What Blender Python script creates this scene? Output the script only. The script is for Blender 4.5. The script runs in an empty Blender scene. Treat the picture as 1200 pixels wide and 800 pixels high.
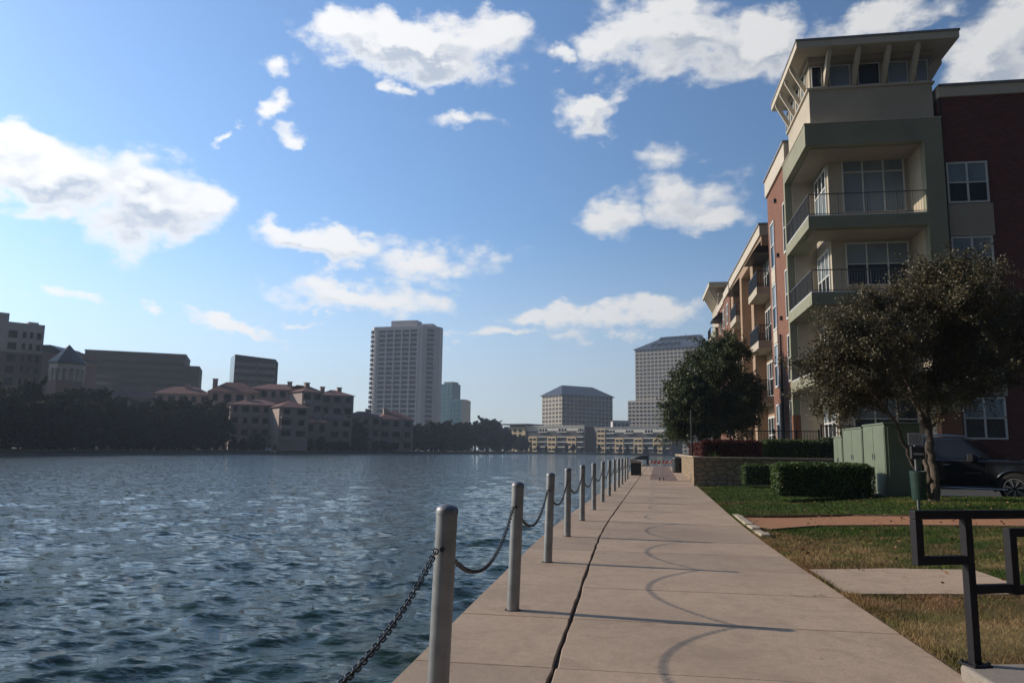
import bpy, math, random
import numpy as np
from mathutils import Vector, Matrix, noise as mnoise
R = math.radians
rnd = random.Random(7)
SC = bpy.context.scene
COL = SC.collection

# ------------------------------------------------------------------ camera geometry (used to place things at real distances)
FPX, HZ, ROLL, EYE = 890.0, 527.0, 0.014, 1.4
PITCH = math.atan((HZ - 400) / FPX)
FW = np.array([0, math.cos(PITCH), math.sin(PITCH)]); R0 = np.array([1.0, 0, 0]); U0 = np.cross(R0, FW)
RT = R0 * math.cos(ROLL) + U0 * math.sin(ROLL); UP = np.cross(RT, FW)
CAM = np.array([0, 0, EYE])
def ray(x, y): return FW * FPX + RT * (x - 600) - UP * (y - 400)
def ground_at(x, y, z=0.0):
    d = ray(x, y); return CAM + d * ((z - EYE) / d[2])
def at(x, y, Y):
    d = ray(x, y); return CAM + d * (Y / d[1])

# ------------------------------------------------------------------ mesh helpers
class MB:
    def __init__(s): s.v = []; s.f = []; s.m = []
    def add(s, vs, fs, m=0):
        o = len(s.v); s.v.extend([tuple(map(float, p)) for p in vs])
        for f in fs: s.f.append(tuple(i + o for i in f)); s.m.append(m)
        return s
    def box(s, x0, x1, y0, y1, z0, z1, m=0):
        return s.add([(x0,y0,z0),(x1,y0,z0),(x1,y1,z0),(x0,y1,z0),(x0,y0,z1),(x1,y0,z1),(x1,y1,z1),(x0,y1,z1)],
                     [(3,2,1,0),(4,5,6,7),(0,1,5,4),(1,2,6,5),(2,3,7,6),(3,0,4,7)], m)
    def quad(s, a, b, c, d, m=0): return s.add([a,b,c,d], [(0,1,2,3)], m)
    def prism(s, poly, z0, z1, m=0):
        n = len(poly)
        area = sum(poly[i][0]*poly[(i+1)%n][1]-poly[(i+1)%n][0]*poly[i][1] for i in range(n))
        if area < 0: poly = poly[::-1]
        zz0 = z0 if callable(z0) else (lambda x, y: z0)
        zz1 = z1 if callable(z1) else (lambda x, y: z1)
        vs = [(p[0],p[1],zz0(p[0],p[1])) for p in poly] + [(p[0],p[1],zz1(p[0],p[1])) for p in poly]
        fs = [tuple(range(n))[::-1], tuple(range(n,2*n))] + [(i,(i+1)%n,(i+1)%n+n,i+n) for i in range(n)]
        return s.add(vs, fs, m)
    def sideprism(s, poly, y0, y1, m=0):   # polygon in (x,z), extruded along y
        n = len(poly)
        vs = [(p[0],y0,p[1]) for p in poly] + [(p[0],y1,p[1]) for p in poly]
        fs = [tuple(range(n)), tuple(range(n,2*n))[::-1]] + [((i+1)%n,i,i+n,(i+1)%n+n) for i in range(n)]
        return s.add(vs, fs, m)
    def bar(s, a, b, w, h=None, m=0):
        a = Vector(a); b = Vector(b); h = h or w; d = (b-a).normalized()
        up = Vector((0,0,1)) if abs(d.z) < .95 else Vector((0,1,0))
        x = d.cross(up).normalized(); y = x.cross(d)
        vs = [p + x*sx*w/2 + y*sy*h/2 for p in (a,b) for sx,sy in ((-1,-1),(1,-1),(1,1),(-1,1))]
        return s.add(vs, [(3,2,1,0),(4,5,6,7),(0,1,5,4),(1,2,6,5),(2,3,7,6),(3,0,4,7)], m)
    def tube(s, pts, rad, n=8, m=0, caps=True):
        pts = [Vector(p) for p in pts]
        if not hasattr(rad, '__len__'): rad = [rad]*len(pts)
        vs = []; prev = None
        for i, p in enumerate(pts):
            d = (pts[min(i+1,len(pts)-1)] - pts[max(i-1,0)]).normalized()
            if prev is None:
                up = Vector((0,0,1)) if abs(d.z) < .9 else Vector((1,0,0)); x = d.cross(up).normalized()
            else: x = (prev - d*prev.dot(d)).normalized()
            prev = x; y = d.cross(x)
            for k in range(n):
                a = 2*math.pi*k/n; vs.append(p + (x*math.cos(a)+y*math.sin(a))*rad[i])
        fs = [(i*n+k, i*n+(k+1)%n, (i+1)*n+(k+1)%n, (i+1)*n+k) for i in range(len(pts)-1) for k in range(n)]
        if caps: fs += [tuple(range(n))[::-1], tuple(range((len(pts)-1)*n, len(pts)*n))]
        return s.add(vs, fs, m)
    def lathe(s, prof, n=24, c=(0,0,0), m=0):
        vs = [(c[0]+r*math.cos(2*math.pi*k/n), c[1]+r*math.sin(2*math.pi*k/n), c[2]+z) for r,z in prof for k in range(n)]
        fs = [(i*n+k, i*n+(k+1)%n, (i+1)*n+(k+1)%n, (i+1)*n+k) for i in range(len(prof)-1) for k in range(n)]
        fs += [tuple(range(n))[::-1], tuple(range((len(prof)-1)*n, len(prof)*n))]
        return s.add(vs, fs, m)
    def mesh(s, name, mats):
        me = bpy.data.meshes.new(name); me.from_pydata(s.v, [], s.f)
        for mt in (mats if isinstance(mats, (list,tuple)) else [mats]): me.materials.append(mt)
        me.polygons.foreach_set('material_index', s.m); me.update()
        return me
    def build(s, name, mats, parent=None, smooth=False, bevel=0.0, seg=2, loc=None):
        o = bpy.data.objects.new(name, s.mesh(name, mats)); COL.objects.link(o)
        if parent is not None: o.parent = parent
        if loc is not None: o.location = loc
        if smooth:
            try: o.data.shade_smooth()
            except Exception: pass
            if smooth != 'all':
                try: o.data.set_sharp_from_angle(angle=R(35))
                except Exception: pass
        if bevel:
            b = o.modifiers.new('bevel','BEVEL'); b.width = bevel; b.segments = seg; b.limit_method = 'ANGLE'; b.angle_limit = R(40)
        return o

def link_mesh(name, me, parent=None, loc=None, rot=None, scale=None):
    o = bpy.data.objects.new(name, me); COL.objects.link(o)
    if parent is not None: o.parent = parent
    if loc is not None: o.location = loc
    if rot is not None: o.rotation_euler = rot
    if scale is not None: o.scale = scale
    return o
def tag(o, label, cat, group=None, kind=None):
    o['label'] = label; o['category'] = cat
    if group: o['group'] = group
    if kind: o['kind'] = kind
    return o
def thing(name, label, cat, loc=(0,0,0), rz=0.0, group=None):
    o = bpy.data.objects.new(name, None); COL.objects.link(o); o.empty_display_size = .2
    o.location = tuple(float(c) for c in loc); o.rotation_euler = (0,0,rz)
    return tag(o, label, cat, group)
def struct(o): o['kind'] = 'structure'; return o
def dup(root, loc, rz=None, label=None, scale=None):
    r = root.copy(); COL.objects.link(r); r.location = tuple(float(c) for c in loc)
    if rz is not None: r.rotation_euler = (0,0,rz)
    if scale is not None: r.scale = scale
    if label: r['label'] = label
    for ch in list(root.children):
        c = ch.copy(); COL.objects.link(c); c.parent = r
        for g in list(ch.children):
            d = g.copy(); COL.objects.link(d); d.parent = c
    return r
def np_mesh(name, verts, nper, mats, mat_idx=None, cols=None):
    n = len(verts)//nper; me = bpy.data.meshes.new(name)
    me.vertices.add(len(verts)); me.vertices.foreach_set('co', np.asarray(verts, np.float32).ravel())
    me.loops.add(len(verts)); me.loops.foreach_set('vertex_index', np.arange(len(verts), dtype=np.int32))
    me.polygons.add(n); me.polygons.foreach_set('loop_start', np.arange(0, len(verts), nper, dtype=np.int32))
    for mt in (mats if isinstance(mats,(list,tuple)) else [mats]): me.materials.append(mt)
    if mat_idx is not None: me.polygons.foreach_set('material_index', mat_idx)
    if cols is not None:
        a = me.color_attributes.new('tint', 'FLOAT_COLOR', 'POINT'); a.data.foreach_set('color', np.asarray(cols, np.float32).ravel())
    me.update(calc_edges=True); me.validate()
    return me

# ------------------------------------------------------------------ materials
class NT:
    def __init__(s, t): s.t = t
    def n(s, typ, **kw):
        x = s.t.nodes.new(typ)
        for k, v in kw.items():
            if k.startswith('i_'): x.inputs[k[2:].replace('_',' ')].default_value = v
            else: setattr(x, k, v)
        return x
    def l(s, a, b): s.t.links.new(a, b)
    def math(s, op, a, b=None, clamp=False):
        x = s.n('ShaderNodeMath', operation=op, use_clamp=clamp)
        for i, q in enumerate((a, b)):
            if q is None: continue
            if isinstance(q, (int,float)): x.inputs[i].default_value = q
            else: s.l(q, x.inputs[i])
        return x.outputs[0]
    def ramp(s, fac, stops):
        x = s.n('ShaderNodeValToRGB'); e = x.color_ramp.elements
        while len(e) < len(stops): e.new(.5)
        for q, (p, c) in zip(e, stops): q.position = p; q.color = (*c, 1) if len(c) == 3 else c
        s.l(fac, x.inputs[0]); return x.outputs[0]
    def mix(s, fac, a, b, mode='MIX'):
        x = s.n('ShaderNodeMix', data_type='RGBA', blend_type=mode)
        for sock, q in ((x.inputs[0],fac),(x.inputs[6],a),(x.inputs[7],b)):
            if isinstance(q,(int,float)): sock.default_value = q
            elif isinstance(q, tuple): sock.default_value = (*q,1) if len(q)==3 else q
            else: s.l(q, sock)
        return x.outputs[2]
    def noise(s, vec, scale, detail=4, rough=.55, dist=0.0):
        x = s.n('ShaderNodeTexNoise'); x.inputs['Scale'].default_value = scale; x.inputs['Detail'].default_value = detail
        x.inputs['Roughness'].default_value = rough; x.inputs['Distortion'].default_value = dist
        if vec is not None: s.l(vec, x.inputs['Vector'])
        return x.outputs[0]
def new_mat(name):
    m = bpy.data.materials.new(name); m.use_nodes = True; t = m.node_tree; t.nodes.clear()
    N = NT(t); out = N.n('ShaderNodeOutputMaterial'); b = N.n('ShaderNodeBsdfPrincipled'); N.l(b.outputs[0], out.inputs[0])
    return m, N, b, out
def bump(N, b, h, strength, dist=.02):
    x = N.n('ShaderNodeBump'); x.inputs['Strength'].default_value = strength; x.inputs['Distance'].default_value = dist
    N.l(h, x.inputs['Height']); N.l(x.outputs[0], b.inputs['Normal'])
def M_plain(name, c, rough=.6, var=.12, scale=2.0, metal=0.0, bmp=0.0, bscale=30.0, spec=.5, dirt=None):
    m, N, b, _ = new_mat(name); tc = N.n('ShaderNodeTexCoord').outputs['Object']
    f = N.noise(tc, scale, 6, .6)
    lo = tuple(x*(1-var) for x in c); hi = tuple(min(1,x*(1+var)) for x in c)
    col = N.ramp(f, [(.3,lo),(.7,hi)])
    if dirt:
        g = N.noise(tc, scale*.35, 5, .7, .6); col = N.mix(N.ramp(g,[(.5,(0,0,0)),(.72,(1,1,1))]), col, dirt)
    N.l(col, b.inputs['Base Color']); b.inputs['Roughness'].default_value = rough; b.inputs['Metallic'].default_value = metal
    b.inputs['Specular IOR Level'].default_value = spec
    if bmp: bump(N, b, N.noise(tc, bscale, 4), bmp)
    return m
def M_brick(name, c1, c2, mortar, bw=.23, bh=.075):
    m, N, b, _ = new_mat(name); tc = N.n('ShaderNodeTexCoord').outputs['Object']
    sp = N.n('ShaderNodeSeparateXYZ'); N.l(tc, sp.inputs[0])
    cb = N.n('ShaderNodeCombineXYZ'); N.l(N.math('ADD', sp.outputs[0], sp.outputs[1]), cb.inputs[0]); N.l(sp.outputs[2], cb.inputs[1])
    br = N.n('ShaderNodeTexBrick'); N.l(cb.outputs[0], br.inputs['Vector'])
    br.inputs['Color1'].default_value = (*c1,1); br.inputs['Color2'].default_value = (*c2,1); br.inputs['Mortar'].default_value = (*mortar,1)
    br.inputs['Scale'].default_value = 1.0; br.inputs['Brick Width'].default_value = bw; br.inputs['Row Height'].default_value = bh; br.inputs['Mortar Size'].default_value = .009
    col = N.mix(N.math('MULTIPLY', N.noise(tc, .7, 5), .5), br.outputs[0], tuple(x*.6 for x in c1))
    N.l(col, b.inputs['Base Color']); b.inputs['Roughness'].default_value = .85
    bump(N, b, N.math('SUBTRACT', 1.0, br.outputs['Fac']), .5, .01)
    return m
def M_stone(name):
    m, N, b, _ = new_mat(name); tc = N.n('ShaderNodeTexCoord').outputs['Object']
    sp = N.n('ShaderNodeSeparateXYZ'); N.l(tc, sp.inputs[0])
    cb = N.n('ShaderNodeCombineXYZ'); N.l(N.math('ADD', sp.outputs[0], sp.outputs[1]), cb.inputs[0]); N.l(N.math('MULTIPLY', sp.outputs[2], 1.5), cb.inputs[1])
    wb = N.n('ShaderNodeVectorMath', operation='ADD'); N.l(cb.outputs[0], wb.inputs[0])
    nn = N.n('ShaderNodeTexNoise'); nn.inputs['Scale'].default_value = 2.5; N.l(cb.outputs[0], nn.inputs['Vector'])
    sc = N.n('ShaderNodeVectorMath', operation='SCALE'); N.l(nn.outputs[1], sc.inputs[0]); sc.inputs['Scale'].default_value = .35; N.l(sc.outputs[0], wb.inputs[1])
    v1 = N.n('ShaderNodeTexVoronoi', voronoi_dimensions='2D', feature='F1'); v1.inputs['Scale'].default_value = 3.3; N.l(wb.outputs[0], v1.inputs['Vector'])
    v2 = N.n('ShaderNodeTexVoronoi', voronoi_dimensions='2D', feature='DISTANCE_TO_EDGE'); v2.inputs['Scale'].default_value = 3.3; N.l(wb.outputs[0], v2.inputs['Vector'])
    sr = N.n('ShaderNodeSeparateColor'); N.l(v1.outputs['Color'], sr.inputs[0])
    col = N.ramp(sr.outputs[0], [(0,(.27,.18,.10)),(.35,(.36,.26,.15)),(.7,(.42,.33,.21)),(1,(.30,.235,.165))])
    col = N.mix(N.math('MULTIPLY', N.noise(tc, 9, 6, .7), .55), col, (.2,.14,.09))
    edge = N.ramp(v2.outputs['Distance'], [(.0,(0,0,0)),(.16,(1,1,1))])
    col = N.mix(edge, (.17,.13,.09), col)
    N.l(col, b.inputs['Base Color']); b.inputs['Roughness'].default_value = .9
    bump(N, b, N.math('ADD', N.math('ADD', edge, N.math('MULTIPLY', sr.outputs[1], .8)), N.math('MULTIPLY', N.noise(tc, 9, 6, .7), 1.2)), .7, .06)
    return m
def M_leaf(name, cols, rough=.55, trans=.25, clump=.6, spec=.35):
    m = bpy.data.materials.new(name); m.use_nodes = True; t = m.node_tree; t.nodes.clear(); N = NT(t)
    out = N.n('ShaderNodeOutputMaterial'); b = N.n('ShaderNodeBsdfPrincipled'); tr = N.n('ShaderNodeBsdfTranslucent'); mx = N.n('ShaderNodeMixShader')
    g = N.n('ShaderNodeNewGeometry').outputs['Random Per Island']; tc = N.n('ShaderNodeTexCoord').outputs['Object']
    f = N.math('ADD', N.math('MULTIPLY', g, 1-clump), N.math('MULTIPLY', N.ramp(N.noise(tc, 1.1, 3),[(.3,(0,0,0)),(.7,(1,1,1))]), clump))
    n = len(cols); col = N.ramp(f, [(i/(n-1), c) for i, c in enumerate(cols)])
    N.l(col, b.inputs['Base Color']); b.inputs['Roughness'].default_value = rough; b.inputs['Specular IOR Level'].default_value = spec
    N.l(col, tr.inputs[0]); mx.inputs[0].default_value = trans
    N.l(b.outputs[0], mx.inputs[1]); N.l(tr.outputs[0], mx.inputs[2]); N.l(mx.outputs[0], out.inputs[0])
    return m
def M_tint(name, rough=.9, trans=0.0, bmp=0):
    m, N, b, out = new_mat(name); a = N.n('ShaderNodeVertexColor', layer_name='tint')
    tc = N.n('ShaderNodeTexCoord').outputs['Object']
    col = N.mix(N.math('MULTIPLY', N.noise(tc, 60, 4), .4), a.outputs[0], (.02,.018,.008))
    N.l(col, b.inputs['Base Color']); b.inputs['Roughness'].default_value = rough; b.inputs['Specular IOR Level'].default_value = .1
    if bmp: bump(N, b, N.noise(tc, 90, 3), .8, .02)
    return m
def M_glass(name, c, rough=.04, spec=.6):
    m, N, b, _ = new_mat(name); tc = N.n('ShaderNodeTexCoord').outputs['Object']
    N.l(N.ramp(N.noise(tc, .6, 2),[(.3,tuple(x*.8 for x in c)),(.7,tuple(x*1.2 for x in c))]), b.inputs['Base Color'])
    b.inputs['Roughness'].default_value = rough; b.inputs['Specular IOR Level'].default_value = spec
    return m

# concrete
def M_concrete(name, c, stain=.35):
    m, N, b, _ = new_mat(name); tc = N.n('ShaderNodeTexCoord').outputs['Object']
    f = N.noise(tc, .55, 7, .62); col = N.ramp(f, [(.28,tuple(x*.72 for x in c)),(.5,c),(.75,tuple(x*1.14 for x in c))])
    g = N.noise(tc, 2.2, 6, .7, .8); col = N.mix(N.math('MULTIPLY', N.ramp(g,[(.48,(0,0,0)),(.74,(1,1,1))]), stain), col, tuple(x*.55 for x in c))
    h = N.noise(tc, 70, 5, .75); col = N.mix(N.ramp(h, [(.38,(.0,.0,.0)),(.66,(.62,.62,.62))]), col, tuple(x*.5 for x in c)); h3 = N.noise(tc, 14, 5, .7); col = N.mix(N.ramp(h3, [(.46,(.0,.0,.0)),(.70,(.45,.45,.45))]), col, tuple(x*.58 for x in c))
    sp = N.n('ShaderNodeTexVoronoi'); sp.inputs['Scale'].default_value = 2.3; N.l(tc, sp.inputs['Vector'])
    col = N.mix(N.ramp(sp.outputs['Distance'],[(.025,(.8,.8,.8)),(.05,(0,0,0))]), col, tuple(x*.3 for x in c))
    isl = N.n('ShaderNodeNewGeometry').outputs['Random Per Island']
    col = N.mix(1.0, col, N.ramp(isl, [(0,(.86,.86,.86)),(.5,(.98,.97,.95)),(1,(1.07,1.05,1.03))]), 'MULTIPLY')
    cr_ = N.n('ShaderNodeTexVoronoi', feature='DISTANCE_TO_EDGE'); cr_.inputs['Scale'].default_value = .33
    wv = N.n('ShaderNodeVectorMath', operation='ADD'); nn_ = N.n('ShaderNodeTexNoise'); nn_.inputs['Scale'].default_value = 1.3; nn_.inputs['Detail'].default_value = 6; N.l(tc, nn_.inputs['Vector']); N.l(tc, wv.inputs[0]); N.l(nn_.outputs[1], wv.inputs[1]); N.l(wv.outputs[0], cr_.inputs['Vector'])
    ck = N.math('MULTIPLY', N.ramp(cr_.outputs['Distance'],[(.0,(1,1,1)),(.0022,(0,0,0))]), N.ramp(N.noise(tc,.4,2),[(.52,(0,0,0)),(.6,(.8,.8,.8))]))
    col = N.mix(ck, col, tuple(x*.3 for x in c))
    N.l(col, b.inputs['Base Color']); b.inputs['Roughness'].default_value = .82; b.inputs['Specular IOR Level'].default_value = .3
    bump(N, b, N.math('ADD', h, N.math('MULTIPLY', f, 2.0)), .22, .01)
    return m
MT = {}
MT['concrete'] = M_concrete('walk_concrete', (.48,.36,.265), .75)
MT['concrete_old'] = M_concrete('old_concrete', (.31,.245,.195), .5)
MT['pad'] = M_concrete('pad_concrete', (.33,.29,.25))
MT['joint'] = M_plain('joint_dirt', (.03,.026,.022), .95, .3, 8)
MT['soil'] = M_plain('soil', (.06,.04,.026), .95, .4, 14, bmp=.6)
MT['asphalt'] = M_plain('asphalt', (.05,.05,.052), .9, .25, 5, bmp=.4, bscale=150)
MT['paver'] = M_brick('brick_paver', (.27,.13,.10), (.22,.11,.09), (.16,.11,.09), .2, .1)
MT['steel'] = M_plain('galvanised', (.28,.29,.30), .5, .22, 7, .65, dirt=(.20,.205,.21))
MT['steel_cap'] = M_plain('cap_iron', (.22,.225,.235), .5, .2, 9, .6)
MT['chain'] = M_plain('chain_iron', (.06,.06,.065), .42, .3, 30, .8)
MT['rail'] = M_plain('rail_black', (.012,.011,.015), .55, .2, 12, spec=.25)
MT['blackmetal'] = M_plain('black_metal', (.015,.015,.017), .45, .2, 12)
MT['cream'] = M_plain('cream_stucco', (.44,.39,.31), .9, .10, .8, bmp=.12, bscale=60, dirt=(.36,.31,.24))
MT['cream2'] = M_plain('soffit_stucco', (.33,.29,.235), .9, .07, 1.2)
MT['trimcream'] = M_plain('trim_cream', (.52,.465,.38), .8, .06, 1.5)
MT['green'] = M_plain('sage_stucco', (.25,.25,.18), .9, .10, .8, bmp=.12, bscale=60, dirt=(.20,.20,.145))
MT['brickred'] = M_brick('brick_red', (.24,.09,.046), (.165,.06,.033), (.24,.17,.13), .24, .09)
MT['brickdark'] = M_brick('brick_maroon', (.16,.040,.034), (.075,.020,.020), (.15,.09,.08), .24, .09)
MT['bricktan'] = M_brick('brick_tan', (.43,.29,.185), (.33,.215,.13), (.36,.29,.22), .24, .09)
MT['roofmetal'] = M_plain('roof_metal', (.25,.25,.27), .5, .1, 3, .3)
MT['winframe'] = M_plain('window_white', (.62,.62,.60), .55, .05, 3)
MT['glass'] = M_glass('window_glass', (.012,.017,.024))
MT['blind'] = M_glass('window_blind', (.20,.245,.28), .12, .5)
MT['railing'] = M_plain('railing_grey', (.10,.10,.105), .5, .15, 8, .3)
MT['mesh_panel'] = M_plain('railing_panel', (.11,.115,.12), .6, .15, 5)
MT['stone'] = M_stone('rubble_stone')
MT['cap'] = M_plain('stone_cap', (.40,.33,.24), .85, .25, 3, bmp=.3)
MT['cabinet'] = M_plain('cabinet_green', (.155,.185,.13), .5, .1, 2.0, dirt=(.15,.18,.12))
MT['can'] = M_plain('can_green', (.02,.05,.042), .45, .2, 5)
MT['bark'] = M_plain('bark', (.10,.078,.06), .95, .4, 14, bmp=.9, bscale=25)
MT['leaf_olive'] = M_leaf('leaf_olive', [(.028,.026,.012),(.066,.060,.027),(.118,.100,.050),(.18,.145,.085)], .5, .18, .45)
MT['leaf_oak'] = M_leaf('leaf_oak', [(.018,.030,.010),(.042,.062,.020),(.078,.10,.036),(.125,.145,.058)], .5, .2, .45)
MT['leaf_far'] = M_leaf('leaf_far', [(.012,.018,.009),(.024,.033,.014),(.042,.048,.022)], .8, .15, .6, .08)
MT['leaf_hedge'] = M_leaf('leaf_hedge', [(.022,.042,.010),(.06,.10,.02),(.12,.185,.035)], .5, .2, .3)
MT['leaf_red'] = M_leaf('leaf_red', [(.05,.013,.012),(.11,.028,.024),(.16,.05,.035)], .6, .2, .4)
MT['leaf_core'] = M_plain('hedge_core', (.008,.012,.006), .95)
MT['grass'] = M_tint('grass_blades', .8)
MT['turf'] = M_tint('turf', .95, bmp=1)
MT['gravel'] = M_plain('red_gravel', (.37,.175,.085), .95, .35, 45, bmp=1.0, bscale=90)
MT['carblack'] = M_plain('car_black', (.008,.008,.010), .12, .1, 1.0, spec=.7)
MT['carsilver'] = M_plain('car_silver', (.16,.165,.175), .25, .05, 1.0, .6)
MT['carglass'] = M_glass('car_glass', (.008,.009,.011), .03, .8)
MT['tyre'] = M_plain('tyre', (.012,.012,.012), .85)
MT['chrome'] = M_plain('chrome', (.62,.63,.65), .15, .05, 3, 1.0)
MT['plastic'] = M_plain('black_plastic', (.02,.02,.021), .6)
MT['lamp'] = M_plain('lamp_lens', (.5,.5,.52), .1, .05, 3, .3)
MT['signface'] = M_plain('sign_face', (.42,.43,.42), .5, .05, 4)
MT['ink'] = M_plain('sign_ink', (.05,.05,.055), .7)
MT['white'] = M_plain('white_paint', (.7,.68,.64), .5, .06, 5)
MT['redpaint'] = M_plain('red_paint', (.55,.04,.03), .5, .08, 5)
MT['binblack'] = M_plain('bin_dark', (.013,.02,.022), .5)
MT['bank'] = M_plain('bank_earth', (.05,.038,.026), .95, .4, .25)
MT['land'] = M_plain('land_grass', (.06,.07,.03), .95, .4, .08)
MT['towerwall'] = M_plain('tower_concrete', (.62,.57,.57), .8, .05, .05)
MT['fartan'] = M_plain('far_tan', (.42,.375,.31), .8, .05, .05)
MT['farroof'] = M_plain('far_slate', (.035,.042,.058), .5, .12, .1)
MT['farwin'] = M_glass('far_window', (.010,.011,.015), .5, .08)
MT['farwin2'] = M_glass('far_window_grey', (.075,.072,.07), .3, .4)
MT['teal'] = M_glass('teal_glass', (.05,.15,.19), .08, .8)
MT['tealrib'] = M_plain('teal_rib', (.10,.17,.19), .5)
MT['condo'] = M_plain('condo_stucco', (.46,.37,.345), .9, .10, .25)
MT['tile'] = M_plain('roof_tile', (.15,.062,.048), .85, .2, .6, bmp=.4, bscale=6)
MT['darkbrick'] = M_plain('dark_brick_far', (.13,.105,.105), .85, .12, .15)
MT['band'] = M_plain('pale_band', (.26,.225,.22), .8, .1, .3)
MT['officeglass'] = M_glass('office_glass', (.03,.035,.045), .12, .5)
MT['hotel'] = M_plain('hotel_brick', (.26,.17,.155), .85, .1, .1)
MT['hoteltrim'] = M_plain('hotel_trim', (.62,.56,.54), .85, .08, .2)
MT['midcream'] = M_plain('mid_cream', (.52,.40,.25), .85, .06, .2)
MT['midgrey'] = M_plain('mid_grey', (.055,.055,.062), .85, .1, .2)
MT['midwhite'] = M_plain('mid_white', (.55,.54,.51), .8, .06, .2)
MT['midbrick'] = M_plain('mid_brick', (.12,.04,.035), .9, .1, .3)
MT['pale'] = M_plain('pale_stone', (.45,.41,.35), .9, .15, 1)

# ------------------------------------------------------------------ promenade frame
A1, A2 = R(8.65), R(10.87)
_s = np.arange(-10, 130, .25); _h = A1 + (A2-A1)*np.clip((_s-10.5)/7.0, 0, 1)
_ex = np.cumsum(np.sin(_h))*.25; _ey = np.cumsum(np.cos(_h))*.25
_i0 = int(np.searchsorted(_s, 0)); _ex += -1.44 - _ex[_i0]; _ey -= _ey[_i0]
def pf(s, t):
    h = float(np.interp(s, _s, _h))
    return (float(np.interp(s, _s, _ex)) + t*math.cos(h), float(np.interp(s, _s, _ey)) - t*math.sin(h))
def st(x, y):
    x0 = np.interp(y, _ey, _ex); h = np.interp(np.interp(y, _ey, _s), _s, _h)
    t = (x-x0)*np.cos(h); return np.interp(y + t*np.sin(h), _ey, _s), t
BA = R(9.4); BU = np.array([math.cos(BA), -math.sin(BA)]); BV = np.array([math.sin(BA), math.cos(BA)]); BO = np.array([13.85, 34.5])
def uvw(u, v): p = BO + BU*u + BV*v; return (float(p[0]), float(p[1]))
def uv(x, y):
    dx = x-BO[0]; dy = y-BO[1]; return dx*BU[0]+dy*BU[1], dx*BV[0]+dy*BV[1]
def sstep(a, b, x): q = np.clip((x-a)/(b-a), 0, 1); return q*q*(3-2*q)
PW = 3.56
def lawn_z(x, y):
    s, t = st(x, y); tp = t-PW
    amp = .38 - .17*sstep(22, 31, s)
    z = .025 + amp*sstep(0, 6.5, tp)
    u, v = uv(x, y)
    drop = (u > -.28) & (v > -15.2)
    return np.where(drop, -.25, z)
def on_lawn(px, py):
    z = .1
    for _ in range(12):
        p = ground_at(px, py, z); z = float(lawn_z(p[0], p[1])) if uv(p[0],p[1])[1] < -15.2 or uv(p[0],p[1])[0] < -.28 else .3
    return p
TERR = 1.15

# ------------------------------------------------------------------ setting: ground
# far land with the lake cut out by its shoreline
shore = [(-96,-90),(-88,-30),(-83,40),(-78,85),(-74,112),(-71,150),(-67,186),(-56,225),(-44,256),(-30,305),(-18,360),(-4,420),(8,455),(24,474),(52,480),(100,474),(170,462),(260,445),(420,420)]
mb = MB()
poly = shore + [(1500,420),(1500,1600),(-1500,1600),(-1500,-90)]
mb.prism(poly, -2.0, .35)
struct(mb.build('ground', MT['land']))
mb = MB()   # sloping earth bank along the far shore
for (a, b) in zip(shore[:-1], shore[1:]):
    d = Vector((b[0]-a[0], b[1]-a[1])).normalized(); n = Vector((d.y, -d.x))
    for p0, p1, z0, z1 in ((1.6, .0, -.9, .02), (.0, -3.0, .02, .40)):
        mb.quad((a[0]+n.x*p0,a[1]+n.y*p0,z0),(b[0]+n.x*p0,b[1]+n.y*p0,z0),(b[0]+n.x*p1,b[1]+n.y*p1,z1),(a[0]+n.x*p1,a[1]+n.y*p1,z1))
struct(mb.build('shore_bank', MT['bank']))

mb = MB()   # pale walk along the end of the lake
endl = [p for p in shore if p[0] >= -4 and p[1] > 400]
for (a, b) in zip(endl[:-1], endl[1:]):
    d = Vector((b[0]-a[0], b[1]-a[1])).normalized(); n = Vector((d.y, -d.x))
    mb.prism([(a[0]+n.x*.6,a[1]+n.y*.6),(b[0]+n.x*.6,b[1]+n.y*.6),(b[0]-n.x*4,b[1]-n.y*4),(a[0]-n.x*4,a[1]-n.y*4)], -.9, .62)
struct(mb.build('far_path', MT['pale']))

# promenade slabs
mb = MB()
rows = np.arange(-8.1, 78.5, 1.5)
for i, s0 in enumerate(rows[:-1]):
    s1 = rows[i+1]; g = .006
    for k, (t0, t1) in enumerate(((0,.93),(.957,PW))):
        if k == 1 and s0 > 38.8: t1 = 1.55
        zo = rnd.uniform(-.002,.002)
        nj = 7; up = [s0+g+(s1-s0-2*g)*q/(nj-1) for q in range(nj)]
        jit = [rnd.uniform(-.007,.009) for _ in up]
        if k == 0: P = [pf(s0+g,t0)] + [pf(a_, t1+j_) for a_, j_ in zip(up, jit)] + [pf(s1-g,t0)]
        else: P = [pf(s1-g,t1), pf(s0+g,t1)][::-1] + [pf(a_, t0+j_) for a_, j_ in zip(up[::-1], jit)]
        mb.prism(P, -.16, zo)
        if k == 1 and s0 > 38.8: mb.prism([pf(s0+g,2.95),pf(s0+g,PW),pf(s1-g,PW),pf(s1-g,2.95)], -.16, zo)
struct(mb.build('path', MT['concrete'], bevel=.006, seg=1))
mb = MB()
for i in range(len(rows)-1):
    P = [pf(rows[i],.03),pf(rows[i],PW-.02),pf(rows[i+1],PW-.02),pf(rows[i+1],.03)]
    mb.prism(P, -1.6, -.03)
struct(mb.build('path_base', MT['joint']))
mb = MB()
for i in range(0, 26):
    s0 = 39.4+i*1.5
    mb.prism([pf(s0,1.56),pf(s0,2.94),pf(s0+1.5,2.94),pf(s0+1.5,1.56)], -.1, -.003)
struct(mb.build('brick_paving', MT['paver']))

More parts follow.
